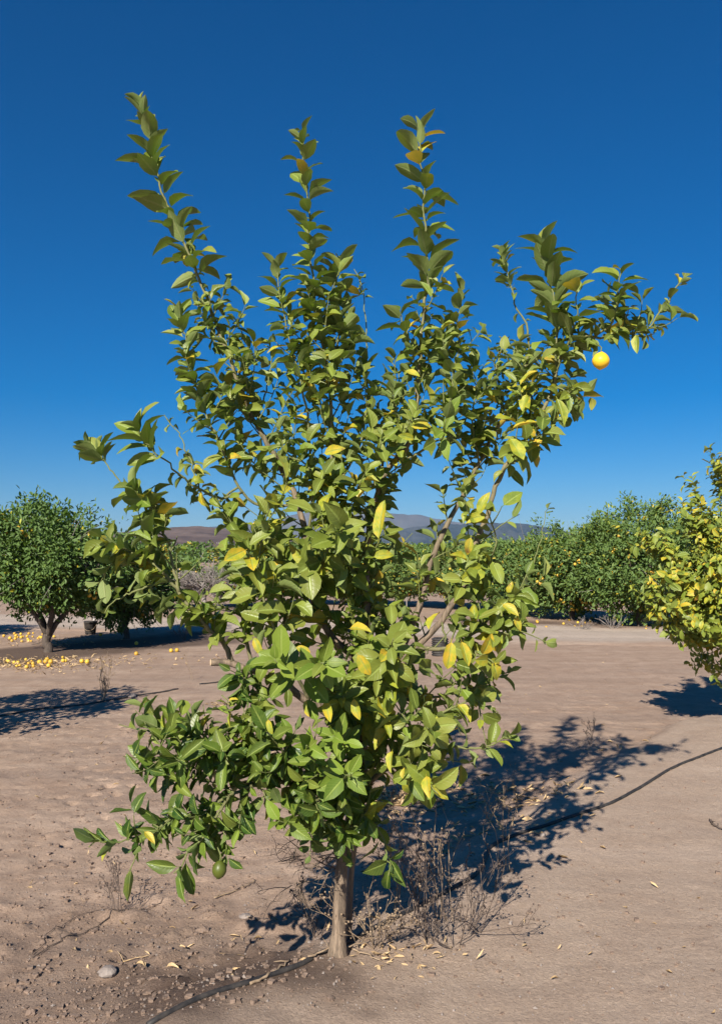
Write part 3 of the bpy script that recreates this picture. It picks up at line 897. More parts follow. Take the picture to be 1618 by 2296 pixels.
# --- low left mass
limb('Q1', 'trunk', [(800, 1800), (700, 1768), (600, 1745), (500, 1715), (400, 1695), (335, 1682)], -0.50, 0.011, 0.0024, [(0.25, 1.0, 0.016, 0.092, 'deep')], [(0.1, 1.0, 0.026, 0.20, 0.095, 'deep', 0.35)])
limb('Q2', 'Q1', [(600, 1745), (500, 1790), (400, 1835), (330, 1868), (250, 1888), (200, 1893)], -0.65, 0.007, 0.002, [(0.1, 1.0, 0.015, 0.095, 'deep')], [(0.0, 0.8, 0.032, 0.16, 0.095, 'deep', 0.3)])
limb('Q3', 'Q2', [(520, 1782), (470, 1850), (425, 1910), (392, 1965)], -0.62, 0.006, 0.002, [(0.1, 1.0, 0.015, 0.105, 'deep')], [(0.1, 0.8, 0.06, 0.13, 0.09, 'deep', 0.2)])
limb('Q3b', 'Q2', [(560, 1770), (530, 1830), (490, 1880), (470, 1900)], -0.5, 0.005, 0.002, [(0.1, 1.0, 0.016, 0.095, 'deep')])
limb('Q4', 'Q1', [(650, 1755), (575, 1665), (525, 1605), (498, 1560)], -0.35, 0.006, 0.002, [(0.25, 1.0, 0.017, 0.085, 'yell')], [(0.1, 0.8, 0.05, 0.12, 0.09, 'deep', 0.4)])
limb('Q5', 'Q1', [(700, 1768), (640, 1695), (600, 1640)], -0.5, 0.006, 0.002, [(0.2, 1.0, 0.019, 0.105, 'deep')], [(0.1, 0.9, 0.05, 0.14, 0.1, 'deep', 0.4)])
limb('Q6', 'Q1', [(560, 1735), (470, 1665), (400, 1645), (345, 1632)], -0.4, 0.006, 0.002, [(0.1, 1.0, 0.014, 0.09, 'norm')], [(0.1, 0.95, 0.035, 0.15, 0.09, 'norm', 0.5)])
limb('Q7', 'trunk', [(806, 1775), (750, 1765), (705, 1710), (688, 1660)], -0.62, 0.008, 0.002, [(0.3, 1.0, 0.0145, 0.130, 'rose')], [(0.2, 0.85, 0.08, 0.13, 0.115, 'rose', 0.3)])
limb('Q7b', 'Q7', [(750, 1765), (770, 1740), (785, 1745)], -0.6, 0.005, 0.002, [(0.2, 1.0, 0.013, 0.12, 'rose')])
limb('Q8', 'Q7', [(750, 1765), (690, 1810), (650, 1840), (620, 1850)], -0.55, 0.006, 0.002, [(0.2, 1.0, 0.0145, 0.112, 'rose')], [(0.1, 0.8, 0.07, 0.11, 0.1, 'deep', 0.0)])
limb('Q9', 'trunk', [(783, 1850), (740, 1845), (690, 1850), (660, 1860)], -0.35, 0.006, 0.002, [(0.2, 1.0, 0.017, 0.10, 'deep')], [(0.1, 0.8, 0.07, 0.1, 0.09, 'deep', 0.0)])
limb('T1', 'trunk', [(815, 1540), (740, 1545), (680, 1515), (640, 1498), (618, 1480)], -0.68, 0.008, 0.002, [(0.66, 1.0, 0.0105, 0.150, 'rose')])
limb('T2', 'T1', [(700, 1520), (715, 1500), (722, 1480)], -0.70, 0.005, 0.002, [(0.2, 1.0, 0.0105, 0.135, 'rose')])
limb('U2', 'trunk', [(812, 1690), (775, 1675), (752, 1650)], -0.50, 0.006, 0.002, [(0.3, 1.0, 0.014, 0.115, 'rose')])
limb('U3', 'trunk', [(808, 1610), (770, 1580), (745, 1545)], -0.40, 0.006, 0.002, [(0.2, 1.0, 0.016, 0.095, 'deep')], [(0.2, 0.9, 0.06, 0.12, 0.09, 'yell')])

# --- right side
limb('R1', 'trunk', [(808, 1775), (850, 1735), (900, 1700), (960, 1662), (1040, 1676), (1100, 1668), (1148, 1650)], -0.32, 0.012, 0.002, [(0.35, 1.0, 0.024, 0.088, 'norm')], [(0.2, 0.62, 0.04, 0.16, 0.085, 'yell', 0.2)])
limb('R2', 'trunk', [(812, 1590), (870, 1570), (960, 1565), (1040, 1545), (1100, 1522), (1155, 1500)], 0.05, 0.009, 0.002, [(0.25, 1.0, 0.022, 0.085, 'norm')], [(0.1, 0.85, 0.045, 0.16, 0.085, 'norm', 0.2)])
limb('R3', 'LR1', [(931, 1455), (1010, 1452), (1080, 1402), (1140, 1345), (1182, 1292)], -0.22, 0.009, 0.002, [(0.2, 1.0, 0.019, 0.088, 'norm')], [(0.05, 0.95, 0.04, 0.15, 0.088, 'norm', 0.3), (0.1, 0.8, 0.12, 0.14, 0.09, 'yell', 0.0)])
limb('R3b', 'R3', [(1080, 1402), (1140, 1420), (1170, 1390)], -0.3, 0.005, 0.002, [(0.1, 1.0, 0.018, 0.085, 'norm')], [(0.1, 0.9, 0.06, 0.12, 0.085, 'yell', 0.0)])
limb('R3c', 'R3', [(1040, 1430), (1075, 1470), (1110, 1485)], -0.3, 0.005, 0.002, [(0.1, 1.0, 0.02, 0.095, 'yell')])
limb('R4', 'R1', [(920, 1688), (980, 1612), (1050, 1572), (1110, 1590)], -0.2, 0.007, 0.002, [(0.1, 1.0, 0.022, 0.085, 'norm')], [(0.1, 0.9, 0.05, 0.13, 0.085, 'yell', 0.3)])
limb('R5', 'R1', [(900, 1700), (935, 1722), (965, 1755), (975, 1775)], -0.45, 0.006, 0.002, [(0.1, 1.0, 0.017, 0.105, 'yell')], [(0.1, 0.8, 0.06, 0.1, 0.09, 'yell', -0.1)])
limb('R6', 'trunk', [(812, 1655), (880, 1640), (930, 1602), (955, 1570)], -0.50, 0.007, 0.002, [(0.2, 1.0, 0.018, 0.11, 'rose')], [(0.1, 0.85, 0.06, 0.14, 0.105, 'norm', 0.3)])
limb('R7', 'trunk', [(812, 1560), (850, 1520), (870, 1470), (880, 1430)], -0.5, 0.007, 0.002, [(0.2, 1.0, 0.02, 0.11, 'norm')], [(0.1, 0.9, 0.06, 0.14, 0.10, 'norm', 0.4)])
limb('R8', 'LR1', [(989, 1391), (1000, 1450), (1020, 1490)], -0.4, 0.005, 0.002, [(0.2, 1.0, 0.019, 0.105, 'yell')])
limb('thorny', 'R3', [(1100, 1385), (1150, 1390), (1190, 1270), (1215, 1190), (1230, 1140)], -0.1, 0.004, 0.0013, [(0.2, 0.35, 0.03, 0.08, 'norm'), (0.95, 1.0, 0.008, 0.045, 'norm')])
limb('low', 'trunk', [(790, 1835), (835, 1842), (862, 1895), (872, 1960)], -0.22, 0.005, 0.002, [(0.25, 1.0, 0.024, 0.115, 'deep')])

limb('N7', 'N', [(575, 1504), (545, 1530), (535, 1560)], -0.3, 0.004, 0.002, [(0.1, 1.0, 0.016, 0.085, 'deep')], [(0.0, 0.9, 0.04, 0.12, 0.085, 'deep', 0.1)])
limb('N8', 'N', [(620, 1530), (570, 1590), (540, 1620)], -0.35, 0.004, 0.002, [(0.1, 1.0, 0.018, 0.085, 'norm')], [(0.0, 0.9, 0.05, 0.12, 0.085, 'yell', 0.1)])
limb('Q12', 'trunk', [(783, 1850), (772, 1858), (760, 1872)], -0.30, 0.004, 0.002, [(0.1, 1.0, 0.013, 0.09, 'deep')], [(0.0, 0.9, 0.05, 0.10, 0.085, 'deep', -0.2)])
limb('Q13', 'trunk', [(800, 1800), (815, 1810), (820, 1840)], -0.25, 0.004, 0.002, [(0.1, 1.0, 0.013, 0.09, 'deep')], [(0.0, 0.9, 0.05, 0.10, 0.085, 'deep', -0.2)])
limb('Q14', 'trunk', [(812, 1740), (790, 1735), (775, 1760)], -0.35, 0.004, 0.002, [(0.1, 1.0, 0.014, 0.095, 'deep')])

# cut end of the pruned limb
def cut_end():
    cl = S['N'][0]
    t = unit(cl[-1] - cl[-2])
    A, B = perp(t)
    c = cl[-1] + t * 0.0015
    a = np.arange(12) * math.pi / 6
    V = np.vstack([c + 0.0118 * (np.cos(x) * A + np.sin(x) * B) for x in a] + [c + t * 0.0015])
    F = [(i, (i + 1) % 12, 12) for i in range(12)]
    link('cut_face', mesh_np('cut_face', V - LO, F, M_WOODCUT, smooth=False), PART['N'])
cut_end()

# thorns and bare dead twigs low on the trunk
def thorn(q, d, ln, r=0.0012):
    V, F, rr = tube(np.array((q, q + d * ln * 0.6, q + d * ln)), (r, r * 0.7, r * 0.1), 4, False)
    twigs.add(V, F, rr)
for nm in ('LR1', 'LR2', 'thorny', 'LA', 'R2', 'R3', 'LC', 'M'):
    cl, Ln = S[nm]
    for k in range(int(Ln / 0.07)):
        i = rs.integers(2, len(cl) - 2); tg = unit(cl[i + 1] - cl[i]); A, B = perp(tg); th = rs.uniform(0, 6.28)
        thorn(cl[i], unit(math.cos(th) * A + math.sin(th) * B + tg * 0.4), rs.uniform(0.012, 0.028))
def dead_twig(q, d, ln, depth):
    pts = np.array((q, q + d * ln * 0.5 + rs.normal(0, 0.01, 3), q + d * ln + rs.normal(0, 0.02, 3)))
    V, F, rr = tube(resample(pts, 6)[0], np.linspace(0.0009 + 0.0009 * depth, 0.0007, 6), 4, False)
    twigs.add(V, F, rr * 0 + 0.02)
    if depth > 0:
        for _ in range(4):
            f = rs.uniform(0.25, 1)
            dead_twig(q + d * ln * f, unit(d + rs.normal(0, 0.7, 3)), ln * 0.45, depth - 1)
cl = S['trunk'][0]
for k in range(6):
    i = 14 + k * 1
    dead_twig(cl[i], unit((-1 + 0.5 * rs.normal(), -0.5 * rs.uniform(), 0.5 * rs.normal())), rs.uniform(0.12, 0.24), 2)
OPEN = [(365, 1162, 488, 1335), (1092, 1120, 1225, 1262), (300, 1452, 465, 1575), (940, 1405, 1026, 1495), (1062, 1050, 1108, 1130),
        (880, 1150, 945, 1235), (640, 1140, 700, 1190), (1010, 1640, 1120, 1660), (700, 1900, 745, 2000), (130, 1540, 292, 1800), (240, 1905, 330, 2010)]
def prune(L):
    q = np.array(L.pos) + unit_rows(np.array(L.d)) * (np.array(L.len) * 0.55)[:, None]
    x, y, _ = project(q)
    bad = np.zeros(len(q), bool)
    for a, b, c, d in OPEN:
        bad |= (x > a) & (x < c) & (y > b) & (y < d)
    bad &= rs.uniform(size=len(q)) < 0.92
    for k in ('pos', 'd', 'n', 'len', 'wid', 'fold', 'bend', 'twist', 'wave', 'curl', 'tint'):
        setattr(L, k, [v for v, z in zip(getattr(L, k), bad) if not z])
def unit_rows(a):
    return a / (np.linalg.norm(a, axis=1)[:, None] + 1e-9)
prune(LL)
for x0, y0, x1, y1, dd, yv in ((742, 1388, 664, 1376, -0.02, 0.92), (848, 1218, 853, 1135, -0.45, 0.75), (832, 1250, 878, 1240, -0.5, 0.55), (1012, 1432, 1006, 1492, -0.55, 0.95), (1032, 1432, 1048, 1484, -0.5, 0.9), (798, 1462, 826, 1508, -0.6, 0.9),
                           (792, 1562, 800, 1606, -0.55, 0.85), (728, 1568, 738, 1610, -0.5, 0.9), (688, 1565, 682, 1600, -0.45, 0.8), (1140, 978, 1168, 1022, -0.4, 0.6), (1140, 965, 1190, 942, -0.35, 0.8),
                           (722, 1018, 762, 1004, -0.3, 0.7), (1072, 1160, 1084, 1108, -0.45, 0.6), (1056, 1200, 1046, 1240, -0.5, 0.7), (568, 1425, 582, 1462, -0.4, 0.85), (1245, 888, 1266, 938, -0.4, 0.4),
                           (1424, 745, 1428, 786, -0.3, 0.4), (322, 1862, 344, 1884, -0.7, 0.85), (955, 1735, 958, 1778, -0.6, 0.8), (990, 1372, 955, 1390, -0.4, 0.8), (1122, 1352, 1156, 1372, -0.45, 0.8),
                           (1150, 1380, 1166, 1410, -0.45, 0.8), (905, 830, 935, 842, -0.15, 0.7), (640, 935, 610, 920, -0.1, 0.7), (930, 985, 905, 975, -0.3, 0.6), (1180, 880, 1172, 915, -0.4, 0.5),
                           (600, 1610, 606, 1640, -0.6, 0.75), (520, 1590, 512, 1625, -0.5, 0.55), (780, 1410, 815, 1400, -0.4, 0.8), (660, 1450, 690, 1460, -0.3, 0.75), (880, 1680, 868, 1716, -0.6, 0.6)):
    a = P(x0, y0, TREE_Y + dd); b = P(x1, y1, TREE_Y + dd - 0.03 + rs.normal(0, 0.02))
    LL.add(a, b - a, SUNV + rs.normal(0, 0.35, 3), np.linalg.norm(b - a) * 1.05, np.linalg.norm(b - a) * rs.uniform(0.46, 0.58), 0.25, rs.uniform(-0.1, 0.8), rs.normal(0, 0.3), 0.05, 0.25, (yv, rs.uniform(0.3, 0.8), 0.5))
nleaf = leaf_parts(lemon, LO, LL, M_LEAF, 300)
o = link('twigs', twigs.mesh('twigs', M_BARK), lemon); o['kind'] = 'stuff'
twv = np.vstack(twigs.V)
for v in o.data.vertices: pass
co = np.empty(len(o.data.vertices) * 3, np.float32); o.data.vertices.foreach_get('co', co)
o.data.vertices.foreach_set('co', (co.reshape(-1, 3) - LO.astype(np.float32)).ravel()); o.data.update()
print('lemon leaves', nleaf)

def lemon_mesh(name, ln, r, mat):
    t = np.linspace(0, 1, 13)
    prof = [(0.0006, -ln / 2)]
    for x in t[1:-1]:
        rr = r * math.sin(math.pi * x) ** 0.62
        prof.append((rr, -ln / 2 + ln * x))
    prof[1] = (r * 0.26, -ln / 2 + ln * 0.05)
    prof.append((0.0006, ln / 2))
    V, F = lathe(prof, 18)
    return mesh_np(name, V, F, mat)

def hang(px, py, Y, ln, r, mat, rot, label, stem=None):
    c = P(px, py, Y)
    o = link('lemon', lemon_mesh('lemon', ln, r, mat), lemon, c - LO)
    o.rotation_euler = rot
    o['label'] = label
    if stem is not None:
        pts = np.array((c + (0, 0, ln * 0.42), c + (0.004, 0, ln * 0.7), stem))
        V, F, rr = tube(resample(pts, 6)[0], 0.0022, 5, True)
        k = link('fruit_stalk', mesh_np('fruit_stalk', V - c, F, M_BARK, {'age': ('FLOAT', rr)}), o)
        k.matrix_parent_inverse = o.rotation_euler.to_matrix().to_4x4().inverted()
hang(1346, 809, TREE_Y - 0.34, 0.066, 0.031, M_LEMON, (0.2, 0.1, 0), 'single ripe yellow lemon hanging under the right branch', P(1335, 770, TREE_Y - 0.20))
hang(492, 1950, TREE_Y - 0.6, 0.060, 0.023, M_LEMONG, (0.05, 0.05, 0), 'unripe dark green lemon hanging below the low left branch', P(488, 1900, TREE_Y - 0.58))

# ------------------------------------------------------------------ background citrus
SPH = {}
def fruit_mesh(key, mat, r):
    if key not in SPH:
        a = np.linspace(0, math.pi, 7)
        prof = [(max(0.02, math.sin(x)) * r, -math.cos(x) * r * 1.02) for x in a]
        V, F = lathe(prof, 9)
        SPH[key] = mesh_np('fruit', V, F, mat)
    return SPH[key]

def small_leaves(pos, d, n, ln, wr, tint):
    """folded six-vertex leaves, joined"""
    d = d / np.linalg.norm(d, axis=1)[:, None]
    n = n - d * (n * d).sum(1)[:, None]; n /= np.linalg.norm(n, axis=1)[:, None] + 1e-9
    s = np.cross(d, n)
    w_ = (ln * wr * 0.5)[:, None]; l = ln[:, None]
    up = n * (w_ * 0.45)
    V = np.stack((pos, pos + d * l * 0.28 + s * w_ * 0.85 + up, pos + d * l * 0.66 + s * w_ * 0.85 + up * 0.8, pos + d * l - n * l * 0.08,
                  pos + d * l * 0.66 - s * w_ * 0.85 + up * 0.8, pos + d * l * 0.28 - s * w_ * 0.85 + up), 1)
    k = len(pos)
    base = np.array(((0, 1, 2, 3), (0, 3, 4, 5)))[:, ::-1]
    F = (base[None] + (np.arange(k) * 6)[:, None, None]).reshape(-1, 4)
    tn = np.ones((k, 6, 4)); tn[..., :3] = tint[:, None, :]
    return V.reshape(-1, 3), F, tn.reshape(-1, 4)

def citrus(name, label, x, y, h, rx, ry, z0, nclump, per, lsize, nfruit, seed, yel=0.03, oli=0.15, group=None, trunk_r=0.07, fork=0.45, fruit_r=0.045, dead=40, bare=0.0, shown_fruit=True):
    g = np.random.default_rng(seed)
    nclump = int(nclump * 1.1); per = int(per * 1.6)
    zb = gzs(x, y)
    base = np.array((x, y, zb - 0.03))
    t = thing(name, label, 'tree', base, group)
    cz = (h + z0) / 2; rz = (h - z0) / 2
    # lumpy crown: clump centres on a noisy shell plus some inside
    u = g.normal(0, 1, (nclump, 3)); u /= np.linalg.norm(u, axis=1)[:, None]
    az = np.arctan2(u[:, 1], u[:, 0])
    lump = 1 + 0.16 * np.sin(az * 3 + seed) * np.cos(u[:, 2] * 3) + 0.42 * fbm(az * 1.6 + seed, u[:, 2] * 2.2, 3, seed)
    rr = g.uniform(0, 1, nclump) ** 0.33
    nclump = nclump; rr = np.where(g.uniform(size=nclump) < 0.68, g.uniform(0.84, 1.0, nclump), rr * 0.88)
    low = np.where(u[:, 2] < 0, 0.88 + 0.12 * (1 + u[:, 2]), 1.0)
    C = u * np.array((rx, ry, rz)) * (rr * lump * low)[:, None] + np.array((0, 0, cz))
    C = C[(C[:, 2] > z0 * 0.55)]
    outw = unit_rows(C - np.array((0, 0, cz)))
    # leaves round each clump along short twigs
    k = len(C)
    cs = 0.085 * (rx / 1.3) ** 0.5
    pos = (C[:, None, :] + g.normal(0, cs, (k, per, 3)) + outw[:, None, :] * g.uniform(-cs, cs * 0.9, (k, per, 1))).reshape(-1, 3)
    ow = np.repeat(outw, per, 0)
    d = ow * 0.7 + g.normal(0, 0.75, pos.shape) + np.array((0, 0, 0.1))
    n = ow * 0.4 + np.array((0, 0, 0.75)) + 0.4 * SUNV + g.normal(0, 0.45, pos.shape)
    ln = lsize * g.uniform(0.6, 1.25, len(pos))
    tint = np.zeros((len(pos), 3))
    yv = g.uniform(size=len(pos))
    tint[:, 0] = np.where(yv < yel, g.uniform(0.3, 1.0, len(pos)), np.where(yv < yel * 3, g.uniform(0.06, 0.25, len(pos)), 0))
    cl_t = np.repeat(g.normal(0.22 if oli < 0.2 else 0.46, 0.22, k), per)
    tint[:, 1] = np.clip(cl_t + g.normal(0, 0.18, len(pos)), 0, 1)
    tint[:, 2] = np.clip(g.normal(oli, 0.15, len(pos)), 0, 1)
    keep = pos[:, 2] > 0.12
    V, F, tn = small_leaves(pos[keep], d[keep], n[keep], ln[keep], 0.46, tint[keep])
    o = link('foliage', mesh_np('foliage', V, F, M_BGLEAF, {'tint': ('FLOAT_COLOR', tn), 'leafuv': ('FLOAT_VECTOR', np.zeros((len(V), 3)))}, smooth=False), t)
    o['kind'] = 'stuff'
    # trunk and limbs
    f0 = np.array((0, 0, fork))
    V, F, ra = tube(resample(np.array(((0, 0, -0.05), (0.02, 0, 0.1), (g.normal(0, 0.03), 0, fork * 0.6), f0)), 14)[0],
                    np.interp(np.linspace(0, 1, 14), (0, 0.15, 0.8, 1), (trunk_r * 1.4, trunk_r, trunk_r * 0.92, trunk_r * 1.05)), 12, True, 0.07)
    link('trunk', mesh_np('trunk', V, F, M_BARKD, {'age': ('FLOAT', ra)}), t)
    for q in range(5):
        a = q * 2 * math.pi / 5 + g.uniform(-0.3, 0.3) + (0.35 if q % 2 else 0)
        e = np.array((math.cos(a) * rx * 0.62, math.sin(a) * ry * 0.62, cz + g.uniform(-0.1, 0.35) * rz))
        m = np.array((math.cos(a) * rx * 0.28, math.sin(a) * ry * 0.28, fork + (e[2] - fork) * 0.32))
        c, _ = resample(np.array((f0 - (0, 0, 0.06), f0 * 0.6 + m * 0.4, m, e)), 14)
        V, F, ra = tube(c, np.linspace(trunk_r * 0.7, 0.008, 14), 8, True, 0.07)
        link('branch', mesh_np('branch', V, F, M_BARKD, {'age': ('FLOAT', ra)}), t)
    # grey dead twigs showing through the crown
    tw = Collect()
    for q in range(dead):
        uu = g.normal(0, 1, 3); uu /= np.linalg.norm(uu); uu[1] = -abs(uu[1])
        a0 = uu * np.array((rx, ry, rz)) * g.uniform(0.35, 0.8) + (0, 0, cz)
        a1 = a0 + (uu * 0.8 + g.normal(0, 0.6, 3)) * g.uniform(0.15, 0.45)
        c = np.array((a0, (a0 + a1) / 2 + g.normal(0, 0.03, 3), a1))
        V, F, ra = tube(c, (0.007, 0.005, 0.002), 4, False); tw.add(V, F, ra)
    if dead:
        o = link('dead_twigs', tw.mesh('dead_twigs', M_GREYTWIG), t); o['kind'] = 'stuff'
    # fruit on the side one can see, just inside the leaves
    fm = fruit_mesh('f%.3f' % fruit_r, M_FRUIT, fruit_r)
    last = None
    for q in range(nfruit):
        uu = g.normal(0, 1, 3)
        if last is not None and g.uniform() < 0.55: uu = last + g.normal(0, 0.09, 3)
        uu /= np.linalg.norm(uu); uu[1] = -abs(uu[1]); uu[2] = uu[2] * 0.92 - 0.02
        last = uu.copy()
        p = uu * np.array((rx, ry, rz)) * g.uniform(0.84, 1.02) + (0, 0, cz)
        p[2] = max(p[2], 0.3)
        fo = link('fruit', fm, t, p); fo.rotation_euler = (g.uniform(0, 1), g.uniform(0, 1), g.uniform(0, 6))
    return t

def unit_rows(a):
    return a / (np.linalg.norm(a, axis=1)[:, None] + 1e-9)

def gx(px, Y): return P(px, HORIZON, Y)[0]

lx, ly = G0(107, 1463)
citrus('citrus_tree', 'dense dark green citrus tree with forked trunk standing at the left edge', lx, ly, 2.38, 1.26, 1.15, 0.66, 640, 22, 0.088, 20, 41, 0.02, 0.05, None, 0.075, 0.33, 0.036, 150)
citrus('citrus_tree', 'low dark citrus tree with drooping fruit just right of the forked one', gx(285, 16.6), 16.6, 1.95, 0.9, 0.9, 0.30, 420, 22, 0.085, 10, 42, 0.02, 0.05, None, 0.06, 0.4, 0.036, 40)
# rows across the road on the right
OR = 'citrus trees in the row across the dirt road'
for lab, px, Y, h, rx, z0, nc, nf, yel, sd in (
    ('tallest citrus tree of the far right row, rounded top', 1430, 19.6, 2.68, 1.45, 0.20, 760, 60, 0.05, 51),
    ('citrus tree crowded with yellow fruit left of the tallest one across the road', 1280, 21.5, 2.30, 1.40, 0.16, 620, 110, 0.07, 52),
    ('citrus tree across the road partly behind the yellowing tree at right edge', 1590, 21.0, 2.62, 1.25, 0.30, 560, 24, 0.04, 53),
    ('low citrus tree in far row behind the thorny bare shoot', 1160, 24.5, 2.00, 1.40, 0.18, 520, 70, 0.05, 54),
    ('low citrus tree of the far row seen through right side of lemon tree', 1030, 26.0, 1.92, 1.40, 0.35, 520, 90, 0.07, 55),
    ('low fruiting citrus tree of the far row behind the dark leaning branch', 900, 27.0, 1.86, 1.40, 0.35, 520, 100, 0.07, 56),
    ('citrus tree of the far row hidden mostly behind the lemon trunk', 765, 28.0, 1.80, 1.35, 0.35, 420, 50, 0.06, 57),
    ('citrus tree of the far row glimpsed left of the lemon trunk', 630, 28.5, 1.75, 1.35, 0.35, 420, 40, 0.06, 58),
    ('small fruiting citrus tree right of the grey bare tree in the distance', 545, 27.0, 1.40, 1.20, 0.30, 420, 60, 0.05, 59),
    ('small far citrus tree between the left trees and grey bare tree', 385, 26.0, 1.35, 1.10, 0.30, 360, 24, 0.04, 60)):
    citrus('citrus_tree', lab, gx(px, Y), Y, h, rx, rx * 0.95, z0, nc, 21, 0.098, int(nf * 1.15), sd, yel, 0.45, OR, 0.08, 0.40, 0.036, 50)
# trees just outside the left edge whose shadows fall into view
citrus('citrus_tree', 'citrus tree outside the left edge whose shadow crosses the sand', -4.25, 7.1, 2.2, 0.90, 0.80, 0.50, 190, 14, 0.085, 6, 71, 0.04, 0.15, None, 0.05, 0.45, 0.045, 10)
citrus('citrus_tree', 'citrus tree outside the left edge whose shadow reaches the black bucket', -9.2, 15.9, 2.3, 1.3, 1.2, 0.6, 420, 20, 0.09, 6, 72, 0.03, 0.12, None, 0.08, 0.45, 0.045, 10)

# grey leafless tree in the distance
def bare_tree(px, Y, h, seed):
    g = np.random.default_rng(seed)
    x = gx(px, Y); b = np.array((x, Y, gzs(x, Y) - 0.02))
    t = thing('bare_tree', 'grey leafless twiggy tree in the distance left of the lemon tree', 'tree', b)
    V, F, ra = tube(np.array(((0, 0, 0), (0.02, 0, 0.3), (0, 0.02, 0.5))), (0.08, 0.06, 0.055), 8, True, 0.05)
    link('trunk', mesh_np('trunk', V, F, M_GREYTWIG), t)
    c = Collect()
    def rec(q, d, ln, r, dep):
        e = q + d * ln
        V, F, ra = tube(np.array((q, (q + e) / 2 + g.normal(0, ln * 0.06, 3), e)), (r, r * 0.8, r * 0.55), 3 if dep < 2 else 5, False)
        c.add(V, F, ra)
        if dep:
            for _ in range(5 if dep > 1 else 6):
                rec(q + d * ln * g.uniform(0.4, 1), unit(d + g.normal(0, 0.55, 3) + (0, 0, 0.12)), ln * g.uniform(0.5, 0.8), max(r * 0.5, 0.0075), dep - 1)
    for k in range(7):
        a = k * 0.9
        rec(np.array((0, 0, 0.42)), unit((math.cos(a), math.sin(a), 0.9)), h * 0.34, 0.035, 3)
    o = link('branches', c.mesh('branches', M_GREYTWIG), t); o['kind'] = 'stuff'
bare_tree(458, 24.5, 1.85, 5)

# ------------------------------------------------------------------ yellowing tree at the right edge
def shoot_tree(name, label, x, y, tips_px, depth, seed, nshoot, rx, h, z0, size, yel, parts):
    g = np.random.default_rng(seed)
    base = np.array((x, y, gzs(x, y) - 0.03))
    t = thing(name, label, 'tree', base)
    L = Leaves(); tw = Collect()
    f0 = base + (0, 0, 0.36)
    V, F, ra = tube(resample(np.array((base - (0, 0, 0.02), base + (0.02, 0, 0.15), f0)), 10)[0], np.linspace(0.05, 0.036, 10), 10, True, 0.06)
    link('trunk', mesh_np('trunk', V - base, F, M_BARK, {'age': ('FLOAT', ra)}), t)
    hubs = []
    for k in range(6):
        a = k * 1.05 + g.uniform(-0.2, 0.2)
        e = base + np.array((math.cos(a) * rx * 0.5, math.sin(a) * rx * 0.5, h * g.uniform(0.42, 0.62)))
        c, _ = resample(np.array((f0 - (0, 0, 0.03), f0 * 0.6 + e * 0.4 + (0, 0, 0.05), e)), 12)
        V, F, ra = tube(c, np.linspace(0.022, 0.008, 12), 7, True, 0.05)
        link('branch', mesh_np('branch', V - base, F, M_BARK, {'age': ('FLOAT', ra)}), t)
        hubs += [c[5], c[8], c[11]]
    hubs = np.array(hubs)
    tips = [P(px, py, y + dy) for px, py, dy in tips_px]
    tips += [P(px + g.uniform(8, 40), py + g.uniform(-5, 45), y + dy + g.normal(0, 0.12)) for px, py, dy in tips_px for _ in (0, 1)]
    for k in range(nshoot):
        u = g.normal(0, 1, 3); u /= np.linalg.norm(u)
        if u[2] < -0.55: u[2] *= -1
        rr = g.uniform(0.7, 1.0)
        zz = (h + z0) / 2 + u[2] * (h - z0) / 2 * rr
        tips.append(base + np.array((u[0] * rx * rr, u[1] * rx * rr, zz)))
    K = KIND['yell']
    for e in tips:
        i = np.argsort(np.linalg.norm(hubs - e, axis=1))[g.integers(0, 3)]
        q = hubs[i]
        pts = np.array((q, q * 0.6 + e * 0.4 - (0, 0, 0.03), q * 0.25 + e * 0.75 + g.normal(0, 0.02, 3), e))
        c, Ln = resample(pts, 8)
        V, F, ra = tube(c, np.linspace(0.006, 0.0018, 8), 5, False); tw.add(V, F, ra)
        K['yel'] = yel
        leaf_shoot(L, pts, 0.22, 1.0, 0.019, size, 'yell', g)
        for _ in range(3):
            j = g.integers(2, 7); d = unit(c[j] - c[j - 1]) + g.normal(0, 0.6, 3) + (0, 0, 0.2)
            e2 = c[j] + unit(d) * g.uniform(0.12, 0.26)
            leaf_shoot(L, np.array((c[j], (c[j] + e2) / 2 + g.normal(0, 0.01, 3), e2)), 0.15, 1.0, 0.021, size, 'yell', g)
    K['yel'] = 0.20
    leaf_parts(t, base, L, M_LEAF, parts, 1)
    o = link('twigs', None or tw.mesh('twigs', M_BARK), t); o['kind'] = 'stuff'
    co = np.empty(len(o.data.vertices) * 3, np.float32); o.data.vertices.foreach_get('co', co)
    o.data.vertices.foreach_set('co', (co.reshape(-1, 3) - base.astype(np.float32)).ravel()); o.data.update()
    return t
shoot_tree('citrus_tree', 'yellowing young citrus tree cut off by the right edge of the photo', 3.52, 7.6,
           [(1587, 1010, 0), (1592, 1040, 0.1), (1550, 1068, 0.1), (1528, 1124, 0), (1536, 1158, -0.3), (1430, 1188, -0.1), (1445, 1215, 0.0), (1475, 1230, -0.3), (1416, 1320, -0.1), (1440, 1350, 0.1), (1470, 1290, -0.4),
            (1484, 1392, 0.0), (1526, 1420, -0.2), (1568, 1480, 0.1), (1500, 1260, 0.2), (1610, 1120, -0.2), (1600, 1180, -0.4), (1480, 1340, -0.5), (1560, 1240, -0.6), (1600, 1330, -0.7), (1560, 1400, -0.6), (1610, 1440, -0.4)],
           0, 81, 26, 0.78, 2.05, 0.55, 0.092, 0.30, 300)

